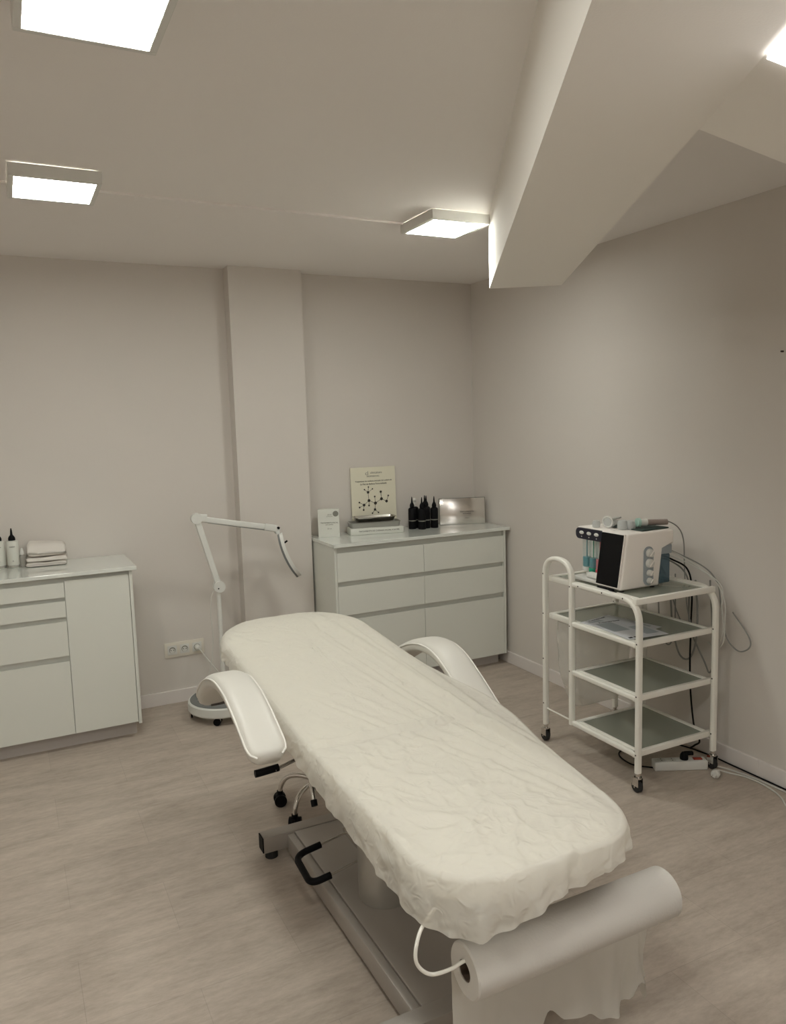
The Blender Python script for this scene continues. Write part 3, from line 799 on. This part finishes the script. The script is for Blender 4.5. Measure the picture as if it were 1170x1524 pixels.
# transverse crease where backrest and leg cushion meet, plus package creases
FOLDS += [(-.30, 2.035, .26, 2.00, .013, -.012), (-.30, 2.065, .22, 2.035, .008, .006), (-.3, 2.78, .3, 2.80, .007, .0025)]
for k in range(26):
    x = rs.uniform(-.28, .22); y = rs.uniform(1.33, 2.1); a = rs.uniform(0, PI); l = rs.uniform(.08, .30)
    FOLDS.append((x, y, x+l*math.cos(a), y+l*math.sin(a), rs.uniform(.005, .012), rs.uniform(-.0045, .0055)))
for k in range(12):
    x = rs.uniform(-.28, .1); y = rs.uniform(2.1, 3.0); a = rs.uniform(.3, 1.2); l = rs.uniform(.1, .35)
    FOLDS.append((x, y, x+l*math.cos(a), y+l*math.sin(a), rs.uniform(.007, .012), rs.uniform(-.002, .003)))
def wr(x, y):
    h = 0
    for f in FOLDS: h += ridge(x, y, *f)
    h += .0035*noise.noise(Vector((x*5, y*5, 1))) + .0016*noise.noise(Vector((x*15, y*12, 2)))
    foot = max(.25, min(1, (2.2-y)/.3))*max(.35, min(1, (.24-x)/.15))
    q = Vector((x*7.5 + .5*noise.noise(Vector((x*4, y*4, 3))), y*6 + .5*noise.noise(Vector((x*4, y*4, 8))), 0))
    d = noise.voronoi(q)[0]; h += foot*.0070*(max(0, 1-(d[1]-d[0])*2.2)**1.6) 
    d = noise.voronoi(q*2.3 + Vector((5, 2, 0)))[0]; h += foot*.0038*(max(0, 1-(d[1]-d[0])*2.0)**1.5)
    return h
def sheet(bm):
    y0, y1 = 1.258, 3.232; cy = 2.2
    O = outline(0, y0, y1, .310, .185, .225, 1.15)
    def bulge(x, y): return (x + (.065*math.exp(-((y-2.08)/.26)**2) if x > .1 else 0) * (x/.31)**2 if x > .1 else x, y)
    O = [bulge(*q) for q in O]
    O = [(x - (.042*max(0, min(1, (1.85-y)/.45)) if x > 0 else 0)*x/.31, y) for x, y in O]
    # resample evenly
    O2 = []; tot = 0; seg = []
    n = len(O)
    for i in range(n):
        a, b = Vector(O[i]), Vector(O[(i+1) % n]); seg.append((b-a).length); tot += seg[-1]
    M = 760
    for k in range(M):
        s = tot*k/M; i = 0
        while s > seg[i]: s -= seg[i]; i += 1
        a, b = Vector(O[i]), Vector(O[(i+1) % n]); O2.append(a.lerp(b, s/seg[i] if seg[i] else 0))
    rings = []
    SP = lambda x, y: Vector((0, max(y0+.30, min(y1-.32, y))))     # spine point
    TOPS = 64
    for j in range(TOPS+1):
        q = (j/TOPS)**.85
        ring = []
        for p in O2:
            c = SP(p.x, p.y); v = c.lerp(p, q)
            edge = max(0, (q-.93)/.07)
            z = TOPZ(v.y) + .005 + max(-.003, wr(v.x, v.y)*(1-.5*edge)) - .003*edge**2 + .0035*math.exp(-((q-.972)/.014)**2)
            ring.append(bm.verts.new((v.x, v.y, z)))
        rings.append(ring)
    S = 22
    sv = []
    for k, p in enumerate(O2):
        x, y = p
        nx, ny = (O2[(k+1) % M]-O2[k-1]).normalized(); nrm = Vector((ny, -nx))
        # length of the drop at this place of the edge
        foot = max(0, min(1, (1.50-y)/.22))
        left = max(0, min(1, -x/.2))
        if x < 0:
            if y < 2.25: drop = .075 + .030*max(0, min(1, (2.1-y)/.6))
            else: drop = .055
        else: drop = .085
        f = foot
        cen = .074 + .052*max(0, min(1, (-x-.05)/.16)) - .018*max(0, min(1, x/.15))
        if abs(x) < .34 and y < 1.5: drop = drop*(1-f) + cen*f
        drop += .006*noise.noise(Vector((x*9, y*9, 3))) + .0018*noise.noise(Vector((x*40, y*40, 3)))
        sv.append((p, nrm, drop, foot))
    for j in range(1, S+1):
        q = j/S; ring = []
        for k, (p, nrm, drop, foot) in enumerate(sv):
            s = k/M*tot
            amp = q*(.003 + .004*foot)
            wv = amp*(.8*math.sin(s*44 + 3*noise.noise(Vector((s*3, 0, 0)))) + .5*math.sin(s*101+q*2)) + .003*q*noise.noise(Vector((s*26, q*1.2, 1)))
            wv += .0022*noise.noise(Vector((s*9, q*2+s*3, 9)))*min(1, q*3)
            dv = noise.voronoi(Vector((s*16+q*1.5, q*1.6+s*4, 5)))[0]; wv += .0035*q*max(0, 1-(dv[1]-dv[0])*2)
            out = (.004 if p.x > 0 else .009)*math.sin(min(1, q*2.5)*PI/2) + .004*q*foot*(1 if p.x < 0 else 0)
            v = p + nrm*(out + wv)
            zt = TOPZ(p.y) + .005 + max(-.003, wr(p.x, p.y)*.5) - .003
            z = zt - drop*q 
            # long folds of the skirt do not cut through the cushion edge
            ring.append(bm.verts.new((v.x, v.y, z)))
        rings.append(ring)
    for a, b in zip(rings[1:], rings[2:]):
        for k in range(M): bm.faces.new([a[k], a[(k+1) % M], b[(k+1) % M], b[k]])
    # close the middle of the top
    mid = rings[1]; cen = {}
    for v in rings[0]: bm.verts.remove(v)
    bm.faces.new(mid)
bm = bmesh.new(); sheet(bm)
bmesh.ops.triangulate(bm, faces=[f for f in bm.faces if len(f.verts) > 4])
o = link('couch_sheet', bm, SHEET, smooth=True); o.location = (BX, 0, 0)
tag(o, 'thin white crumpled disposable sheet covering the treatment couch', 'sheet')

# ------------------------------------------------------------------ stool half hidden under the couch
t = thing('rolling_stool', 'chrome five-legged stool on black casters under the couch', 'stool', (1.090, 2.935, 0))
part('seat', VINYL, t, lambda bm: lathe(bm, (0, 0, 0), [(.15, .46), (.165, .47), (.17, .49), (.165, .515), (.14, .525), (.02, .525)]), 40)
part('gas_column', CHROME, t, lambda bm: (cyl(bm, (0, 0, .10), (0, 0, .30), .024), cyl(bm, (0, 0, .30), (0, 0, .46), .014)), 30)
part('hub', CHROME, t, lambda bm: cyl(bm, (0, 0, .095), (0, 0, .155), .035), 30)
for k in range(5):
    a = math.radians(141 + 72*k); c, s = math.cos(a), math.sin(a); R = .190
    part('leg', CHROME, t, lambda bm: tube(bm, [(.02*c, .02*s, .130), (.10*c, .10*s, .142), (.152*c, .152*s, .130), (.181*c, .181*s, .095), (R*c, R*s, .058)], .0105), 40)
    cs = part('caster', BLACK, t, lambda bm: (cyl(bm, (R*c, R*s, .040), (R*c, R*s, .066), .013), box(bm, -.018, .018, -.010, .010, .022, .050, bev=.004, rot=Matrix.Translation((R*c, R*s, 0)) @ Matrix.Rotation(a+.5, 4, 'Z'))), 30)
    part('wheel', BLACK, cs, lambda bm: [cyl(bm, Vector((R*c, R*s, .0265)) + Matrix.Rotation(a+.5, 3, 'Z') @ Vector((0, q*.0105, 0)), Vector((R*c, R*s, .0265)) + Matrix.Rotation(a+.5, 3, 'Z') @ Vector((0, q*.024, 0)), .0262, n=24) for q in (1, -1)], 30)

# ------------------------------------------------------------------ trolley
t = cart = thing('trolley', 'white tubular trolley with glass shelves by the right wall', 'trolley', (2.56, 2.70, 0))
XA, XB2, Y0, YI, YO = 2.335, 2.790, 2.385, 2.820, 3.020
ox, oy = 2.56, 2.70; TR = .0135
tp = rrect(.030, .022, .0085, 4)
for X in (XA, XB2):
    s = X-ox
    f = part('side_frame', CART, t, lambda bm: sweep(bm, fillet([(s, YI-.016-oy, .842), (s, Y0-oy, .842), (s, Y0-oy, .088)], .105, 12), tp, side=(1, 0, 0)), 40)
    part('handle_arch', CART, t, lambda bm: (sweep(bm, fillet([(s, YI-oy, .155), (s, YI-oy, .945), (s, YO-oy, .945), (s, YO-oy, .088)], .095, 12), tp, side=(1, 0, 0))), 40)
    sc = part('screw', BROWN, f, lambda bm: [cyl(bm, (s-.0162, y-oy, z), (s-.0145, y-oy, z), .0035, n=10) for y, z in ((2.76, .842), (2.60, .842), (2.47, .842), (Y0, .66), (Y0, .43), (Y0, .17), (YO, .86), (YO, .66), (YO, .43), (YO, .20), (YI, .83), (YI, .64), (YI, .42))], 30)
for X in (XA, XB2):
    s = X-ox
    for y in (Y0, YO):
        cs = part('caster', CHROME, t, lambda bm: (cyl(bm, (s, y-oy, .070), (s, y-oy, .090), .010), cyl(bm, (s, y-oy, .064), (s, y-oy, .070), .017),
             box(bm, s-.016, s-.0135, y-oy-.016, y-oy+.020, .030, .066, bev=.001, seg=1), box(bm, s+.0135, s+.016, y-oy-.016, y-oy+.020, .024, .066, bev=.001, seg=1), cyl(bm, (s-.0175, y-oy+.004, .0265), (s+.0175, y-oy+.004, .0265), .004)), 30)
        part('wheel', RUBBER, cs, lambda bm: lathe(bm, (s, y-oy+.004, .0265), [(.010, -.0120), (.022, -.0118), (.0262, -.008), (.0262, .008), (.022, .0118), (.010, .0120)], axis='x'), 40)
def shelf(z, ye, mg):
    def fr(bm):
        a, b = XA+.0118-ox, XB2-.0118-ox
        box(bm, XA-.008-ox, XB2+.008-ox, Y0+.011-oy, Y0+.031-oy, z-.014, z+.012, bev=.003)
        box(bm, a, b, ye-.020-oy, ye-oy, z-.014, z+.012, bev=.003)
        for x in (a, b-.020):
            box(bm, x, x+.020, Y0+.031-oy, ye-.020-oy, z-.014, z+.012, bev=.003)
    f = part('shelf_frame', CART, t, fr, 30)
    part('glass_shelf', mg, f, lambda bm: box(bm, XA+.031-ox, XB2-.031-ox, Y0+.031-oy, ye-.020-oy, z+.001, z+.006), None)
shelf(.165, YI-.012, GLASS); shelf(.415, YI-.012, GLASS); shelf(.650, YO-.012, GLASS); shelf(.838, YO-.012, GLASS)
# outer (visible) rails along the near side of each shelf
for z in (.165, .415, .650):
    part('side_rail', CART, t, lambda bm: sweep(bm, [(XA-ox, Y0+.012-oy, z), (XA-ox, YI-.012-oy, z)], rrect(.022, .024, .007), side=(1, 0, 0)), 40)
for x in (XA, XB2):
    part('bag_rod', CART, t, lambda bm: cyl(bm, (x-ox, YI+.01-oy, .172), (x-ox, YO-.01-oy, .172), .004, n=10), 40)

# clear plastic bag in the open end bay of the trolley
def bagm(bm):
    N, Z = 60, 40; rings = []
    for j in range(Z+1):
        q = j/Z; z = .625 - .42*q; ring = []
        for k in range(N):
            a = 2*PI*k/N; c, s = math.cos(a), math.sin(a)
            x = .205*abs(c)**.35*(1 if c > 0 else -1); y = .070*abs(s)**.5*(1 if s > 0 else -1)
            sh = 1 - .35*q**3; nn = noise.noise(Vector((x*12, y*14+k*.0, z*9)))*.016 + noise.noise(Vector((x*30, y*30, z*22)))*.007
            ring.append(bm.verts.new((x*sh + nn, y*sh + nn*.8, z)))
        rings.append(ring)
    for a, b in zip(rings, rings[1:]):
        for k in range(N): bm.faces.new([a[k], a[(k+1) % N], b[(k+1) % N], b[k]])
    bm.faces.new(rings[-1])
bm = bmesh.new(); bagm(bm)
o = link('plastic_bag', bm, BAGP, smooth=True); o.location = (2.5615, 2.920, 0)
tag(o, 'clear plastic bag hanging in the open end bay of the trolley', 'bag')

# papers on the second shelf
def papers(label, x, y, z, rz):
    t = thing('document', label, 'paper', (x, y, z), rz, 'printed papers on the trolley shelf')
    part('sheet', mat('paper_bluish', (.62, .63, .66), .6), t, lambda bm: box(bm, -.105, .105, -.1485, .1485, 0, .0012), None)
    part('printed_image', MACHG, t, lambda bm: (box(bm, -.085, .0, -.02, .12, .00125, .0016), box(bm, .02, .085, -.11, .02, .00125, .0016)), None)
    part('ink_mark', BLACK, t, lambda bm: (box(bm, -.09, -.07, -.135, -.120, .00125, .0017), box(bm, -.06, -.040, -.135, -.120, .00125, .0017)), None)
    text('printed_text', 'Protocolo facial', .018, Matrix.Translation((.0, .132, .0014)), INK, t)
papers('printed page lying flat under the other page on the trolley shelf', 2.475, 2.650, .6625, .18)
papers('printed page with dark squares lying on top on the trolley shelf', 2.452, 2.580, .6645, -.10)

# ------------------------------------------------------------------ facial machine
MZ = .8445
t = thing('facial_machine', 'white facial treatment machine with black screen and knobs on the trolley', 'machine', (2.53, 2.70, MZ))
ox, oy = 2.53, 2.70
def S(x): return x-ox
Z = lambda z: z-MZ
def bodym(bm):
    prism(bm, [(S(2.372), Z(.853)), (S(2.606), Z(.853)), (S(2.606), Z(1.034)), (S(2.692), Z(1.034)), (S(2.692), Z(1.103)), (S(2.412), Z(1.103))], 1, 2.540-oy, 2.695-oy, bev=.011, seg=4)
part('body', MACH, t, bodym, 40)
def body2(bm):
    prism(bm, [(S(2.520), Z(.853)), (S(2.690), Z(.853)), (S(2.690), Z(1.102)), (S(2.424), Z(1.102)), (S(2.424), Z(1.050)), (S(2.520), Z(1.050))], 1, 2.6955-oy, 2.885-oy, bev=.006, seg=3)
part('rear_housing', MACH, t, body2, 40)
part('vial_tray', WPLAST, t, lambda bm: (box(bm, S(2.385), S(2.5195), 2.70-oy, 2.885-oy, Z(.853), Z(.868), bev=.004), box(bm, S(2.40), S(2.44), 2.72-oy, 2.80-oy, Z(.8685), Z(.895), bev=.009, seg=3), box(bm, S(2.45), S(2.50), 2.74-oy, 2.86-oy, Z(.8685), Z(.880), bev=.005)), 30)
# tilted screen on the front slope
tilt = math.atan2(.040, .25)
def scr(bm, y0, y1, z0, z1, d0, d1):
    def X(z): return 2.372 + (z-.853)*.16
    q = [(X(z0)-d0, z0), (X(z1)-d0, z1), (X(z1)-d1, z1), (X(z0)-d1, z0)]
    prism(bm, [(S(a), Z(b)) for a, b in q], 1, y0-oy, y1-oy, bev=.0012, seg=1)
part('screen_bezel', MACH, t, lambda bm: scr(bm, 2.5465, 2.690, .862, 1.102, .0, .010), 30)
part('screen', SCREEN, t, lambda bm: scr(bm, 2.549, 2.687, .868, 1.099, .0102, .013), 30)
part('logo_text', MACHG, t, lambda bm: box(bm, S(2.45), S(2.452), 2.66-oy, 2.69-oy, Z(1.1031), Z(1.1035)), None)
# dark control panel with three buttons
def rpan(bm):
    pts = rrect(.188, .052, .022, 6); prism(bm, [(2.790-oy+a, Z(1.073)+b) for a, b in pts], 0, S(2.412), S(2.4235))
part('control_panel', NAVY, t, rpan, 30)
for k in range(3):
    yy = 2.842 - .051*k
    part('button', WPLAST, t, lambda bm: ball(bm, (S(2.4115), yy-oy, Z(1.077)), .001, (4, 15.5, 8.5), 20), True)
    part('button_mark', WPLAST, t, lambda bm: cyl(bm, (S(2.4119), yy-oy, Z(1.0585)), (S(2.4112), yy-oy, Z(1.0585)), .003, n=10), 30)
for k, lm in enumerate((TEAL, GREENL, RED)):
    yy = 2.862 - .046*k; vx = 2.462
    v = part('vial', VIALP, t, lambda bm: lathe(bm, (S(vx), yy-oy, 0), [(.017, Z(.902)), (.0205, Z(.906)), (.0205, Z(1.040)), (.016, Z(1.049))]), 40)
    part('liquid', (TEAL if k < 2 else RED), v, lambda bm: lathe(bm, (S(vx), yy-oy, 0), [(.017, Z(.9075)), (.0190, Z(.911)), (.0190, Z(.952)), (.018, Z(.953))]), 40)
    part('dip_tube', (TEAL if k == 0 else lm), v, lambda bm: cyl(bm, (S(vx), yy-oy, Z(.94)), (S(vx), yy-oy, Z(1.04)), .0028, n=10), 30)
    part('vial_base', (WPLAST, GREENL, RED)[k], v, lambda bm: lathe(bm, (S(vx), yy-oy, 0), [(.0205, Z(.886)), (.0215, Z(.889)), (.0215, Z(.9035)), (.0208, Z(.9055))]), 40)
# knob panel on the right-hand side
def kp(bm):
    pts = rrect(.058, .176, .028, 8); prism(bm, [(S(2.535)+a, Z(.950)+b) for a, b in pts], 1, 2.5365-oy, 2.5405-oy)
part('knob_panel', MACHG, t, kp, 30)
for z, r in ((1.009, .0195), (.963, .0205), (.919, .0145), (.883, .0140)):
    kb = part('knob', WPLAST, t, lambda bm: lathe(bm, (S(2.537), 2.5364-oy, Z(z)), [(r*.55, -.017), (r*.85, -.0165), (r*.92, -.009), (r, -.006), (r, 0)], axis='y'), 40)
    part('knob_pointer', MACH, kb, lambda bm: box(bm, -.0022, .0022, -.004, .0, -r*.8, r*.8, bev=.001, seg=1, rot=Matrix.Translation((S(2.537), 2.5192-oy, Z(z))) @ Matrix.Rotation(.7, 4, 'Y')), 30)
# water tank
part('tank', TANK, t, lambda bm: prism(bm, [(S(2.612), 2.552-oy), (S(2.684), 2.552-oy), (S(2.684), 2.690-oy), (S(2.612), 2.690-oy)], 2, Z(.856), Z(.9915), bev=.008, seg=3), 30)
part('tank_lid', MACHG, t, lambda bm: box(bm, S(2.609), S(2.688), 2.548-oy, 2.692-oy, Z(.992), Z(1.033), bev=.003), 30)
for x, y in ((2.40, 2.56), (2.58, 2.56), (2.66, 2.86), (2.54, 2.86)):
    part('foot', RUBBER, t, lambda bm: cyl(bm, (S(x), y-oy, 0), (S(x), y-oy, Z(.8535)), .010), 30)
part('power_cable', BLACK, t, lambda bm: tube(bm, [(S(2.688), 2.60-oy, Z(.97)), (S(2.735), 2.59-oy, Z(.95)), (S(2.815), 2.575-oy, Z(.90)), (S(2.832), 2.56-oy, Z(.80)), (S(2.829), 2.56-oy, Z(.60)), (S(2.842), 2.57-oy, Z(.35)), (S(2.84), 2.54-oy, Z(.14)), (S(2.80), 2.47-oy, Z(.10)), (S(2.752), 2.455-oy, Z(.095)), (S(2.722), 2.4525-oy, Z(.088))], .0042), 40)
part('stylus_clip', BLACK, t, lambda bm: (box(bm, S(2.358), S(2.372), 2.575-oy, 2.675-oy, 0.0002, Z(.857), bev=.002), box(bm, S(2.352), S(2.362), 2.545-oy, 2.592-oy, 0.0002, Z(.852), bev=.002)), 30)

# handpieces on top of the machine
TZ = 1.1035
t = thing('tool_mat', 'thin dark green mat lying on the white machine', 'mat', (2.60, 2.665, TZ+.0002), .05)
part('pad', mat('dark_green_pad', (.03, .05, .045), .7), t, lambda bm: box(bm, -.085, .085, -.10, .12, 0, .006, bev=.002), 30)
t = thing('handpiece', 'taupe handpiece with mint round cap lying on the machine', 'handpiece', (2.58, 2.625, TZ+.0300), 0)
d = Vector((.13, -.040, -.004)).normalized()
part('handle', HANDP, t, lambda bm: sweep(bm, [d*.022, d*.03, d*.10, d*.122], circ(.0135, 18)), 40)
part('collar', WPLAST, t, lambda bm: (cyl(bm, d*-.012, d*.0215, .0150, .0170, n=20)), 40)
part('mint_cap', MINT, t, lambda bm: cyl(bm, d*-.026, d*-.0125, .0200, .0210, n=28), 40)
part('hose', CABLEG, t, lambda bm: tube(bm, [d*.122, d*.14+Vector((0, 0, -.002)), (.190, -.040, -.040), (.220, -.040, -.100), (.222, -.045, -.200), (.222, -.050, -.275), (.230, -.06, -.42), (.222, -.10, -.52), (.245, -.05, -.54), (.260, .03, -.46), (.255, .09, -.30)], .0028), 40)
t = thing('handpiece', 'clear handpiece with a white ring head standing on the machine', 'handpiece', (2.475, 2.735, TZ+.0005), .4)
part('ring_head', WPLAST, t, lambda bm: sweep(bm, [(.0, .024*math.cos(2*PI*i/28), .030+.024*math.sin(2*PI*i/28)) for i in range(28)], circ(.0042, 10), closed=True), 40)
part('glass_disc', SLEEVE, t, lambda bm: cyl(bm, (-.003, 0, .030), (.010, 0, .030), .0195, n=28), 40)
part('stem', WPLAST, t, lambda bm: cyl(bm, (.010, 0, .036), (.105, -.015, .040), .007, .005), 40)
part('grip', SLEEVE, t, lambda bm: cyl(bm, (.030, -.006, .017), (.090, -.012, .018), .015, .012), 40)
for k, (x, y, r) in enumerate(((2.500, 2.665, .0235), (2.530, 2.645, .0220), (2.455, 2.79, .018))):
    o = part('protective_cap', SLEEVE, None, lambda bm: lathe(bm, (0, 0, 0), [(r*.85, 0), (r, .004), (r, r*1.2), (r*.8, r*1.75), (r*.3, r*1.9)]), 40)
    o.location = (x, y, TZ+.0003)
    tag(o, ('round frosted cap left of the mint-capped handpiece', 'frosted cap nearest the mint-capped handpiece', 'small frosted cap behind the ring head')[k], 'cap', 'frosted caps on the machine')

# hoses hanging behind the trolley
def hose(label, pts, r=.0032, m=CABLEG, name='hose', cat='hose'):
    o = part(name, m, None, lambda bm: tube(bm, [Vector(p)-Vector(pts[0]) for p in pts], r), 40)
    o.location = pts[0]
    tag(o, label, cat, 'grey hoses behind the trolley' if cat == 'hose' else None)
hose('grey hose looping out past the right end of the trolley', [(2.700, 2.70, 1.02), (2.74, 2.60, .99), (2.80, 2.47, .93), (2.835, 2.42, .86), (2.840, 2.40, .76), (2.842, 2.37, .62), (2.855, 2.32, .565), (2.865, 2.28, .575), (2.868, 2.262, .61), (2.868, 2.29, .66), (2.868, 2.36, .73)])
hose('pale hose hanging straight beside the rear right trolley post', [(2.700, 2.65, 1.01), (2.75, 2.55, .97), (2.80, 2.405, .875), (2.816, 2.36, .78), (2.818, 2.36, .68), (2.826, 2.37, .60), (2.84, 2.42, .55), (2.85, 2.48, .565)], .003, CABLEL)
hose('pale hose hanging in front of the rear right trolley post', [(2.700, 2.66, .99), (2.76, 2.52, .94), (2.790, 2.365, .868), (2.800, 2.362, .76), (2.815, 2.364, .66), (2.832, 2.40, .58), (2.85, 2.45, .53)], .0026, CABLEL)
hose('thick grey hose making a long loop under the top shelf', [(2.700, 2.75, .98), (2.77, 2.73, .93), (2.83, 2.70, .80), (2.838, 2.68, .60), (2.842, 2.64, .47), (2.842, 2.58, .46), (2.842, 2.54, .55), (2.838, 2.53, .70), (2.832, 2.54, .85)], .0045)
hose('grey hose with a narrow loop near the left rear of the trolley', [(2.700, 2.80, .97), (2.77, 2.79, .92), (2.835, 2.78, .80), (2.842, 2.77, .62), (2.842, 2.74, .52), (2.842, 2.70, .50), (2.842, 2.67, .58), (2.838, 2.665, .74), (2.83, 2.66, .86)], .0034)
hose('grey hose reaching lowest behind the middle shelves', [(2.700, 2.72, .95), (2.78, 2.64, .93), (2.850, 2.60, .84), (2.856, 2.59, .62), (2.858, 2.50, .46), (2.858, 2.47, .42), (2.858, 2.45, .50), (2.852, 2.46, .70), (2.848, 2.47, .86)], .0040)

# ------------------------------------------------------------------ power strip and cords on the floor
t = thing('power_strip', 'white power strip with red switch on the floor under the trolley', 'power strip', (2.665, 2.462, 0), -.46)
part('body', WPLAST, t, lambda bm: box(bm, -.122, .122, -.027, .027, .0, .043, bev=.006, seg=3), 30)
for k, x in enumerate((-.085, -.035, .020)):
    part('outlet', CABLEL, t, lambda bm: cyl(bm, (x, 0, .0431), (x, 0, .0438), .019, n=28), 30)
    part('pin_hole', BLACK, t, lambda bm: (cyl(bm, (x, -.008, .0439), (x, -.008, .0443), .003, n=10), cyl(bm, (x, .008, .0439), (x, .008, .0443), .003, n=10)), 30)
part('red_switch', REDSW, t, lambda bm: box(bm, .062, .102, -.012, .012, .0432, .048, bev=.002), 30)
def loc_in(o, pts):
    M_ = (Matrix.Translation(o.location) @ Matrix.Rotation(o.rotation_euler.z, 4, 'Z')).inverted()
    return [M_ @ Vector(p) for p in pts]
part('cable', CABLEL, t, lambda bm: tube(bm, loc_in(t, [(2.7745, 2.408, .018), (2.800, 2.392, .010), (2.838, 2.345, .0042), (2.862, 2.24, .0042), (2.870, 2.10, .0042), (2.868, 1.90, .0042), (2.866, 1.5, .0042)]), .0038), 40)
o = thing('plug', 'black right-angle plug pushed into the white power strip', 'plug', (2.683, 2.4532, .0447), -.46)
part('head', BLACK, o, lambda bm: (lathe(bm, (0, 0, 0), [(.018, 0), (.019, .008), (.017, .022), (.010, .032)]), box(bm, .0, .042, -.009, .009, .018, .036, bev=.005)), 40)
t = thing('plug', 'white loose plug lying by the rear trolley caster', 'plug', (2.742, 2.322, .0), .5)
part('head', WPLAST, t, lambda bm: lathe(bm, (0, 0, .0195), [(.012, -.034), (.019, -.026), (.0192, -.008), (.013, .006), (.006, .016)], axis='x'), 40)
part('pins', CHROME, t, lambda bm: (cyl(bm, (-.052, -.008, .0195), (-.034, -.008, .0195), .0024, n=10), cyl(bm, (-.052, .008, .0195), (-.034, .008, .0195), .0024, n=10)), 40)
part('cable', CABLEL, t, lambda bm: tube(bm, loc_in(t, [(2.756, 2.330, .0195), (2.778, 2.338, .014), (2.812, 2.315, .0042), (2.843, 2.245, .0042), (2.846, 2.150, .0042), (2.815, 2.055, .0042), (2.755, 1.975, .0042), (2.70, 1.86, .0042), (2.68, 1.70, .0042)]), .0036), 40)
o = part('floor_cable', BLACK, None, lambda bm: tube(bm, [(2.560, 2.520, .0044), (2.50, 2.60, .0044), (2.54, 2.72, .0044), (2.70, 2.74, .0044), (2.84, 2.66, .0044), (2.885, 2.50, .0044), (2.888, 2.36, .0044), (2.8895, 2.10, .0044), (2.890, 1.6, .0044)], .0034), 40)
tag(o, 'black cord running along the floor at the baseboard behind the trolley', 'cable')
o = part('screw', BROWN, None, lambda bm: cyl(bm, (XR-.012, 2.178, 1.867), (XR+.004, 2.178, 1.867), .004, n=12), 30)
tag(o, 'tiny dark screw in the right wall at the edge of the photo', 'screw')

# ------------------------------------------------------------------ world, camera, view
w = bpy.data.worlds.new('world'); bpy.context.scene.world = w; w.use_nodes = True
w.node_tree.nodes['Background'].inputs['Color'].default_value = (1, .95, .9, 1)
w.node_tree.nodes['Background'].inputs['Strength'].default_value = .05
cam = bpy.data.cameras.new('camera'); co = bpy.data.objects.new('camera', cam); COL.objects.link(co)
R = Matrix(((.893, .078, -.443), (-.449, .093, -.889), (-.028, .993, .118)))
Rx = R.row[0].normalized(); Rz = R.row[2]; Rz = (Rz - Rx*Rz.dot(Rx)).normalized(); Ry = Rz.cross(Rx)
R = Matrix((Rx, Ry, Rz))
co.matrix_world = Matrix.Translation((0, 0, 1.63)) @ R.to_4x4()
cam.sensor_fit = 'VERTICAL'; cam.sensor_height = 24; cam.lens = 1150/1524*24
cam.clip_start = .05
sc = bpy.context.scene; sc.camera = co
sc.view_settings.view_transform = 'Standard'; sc.view_settings.look = 'None'
sc.view_settings.exposure = 1.52
sc.cycles.max_bounces = 16; sc.cycles.diffuse_bounces = 10; sc.cycles.glossy_bounces = 6; sc.cycles.transparent_max_bounces = 16; sc.view_settings.gamma = 1; sc.view_settings.use_curve_mapping = False
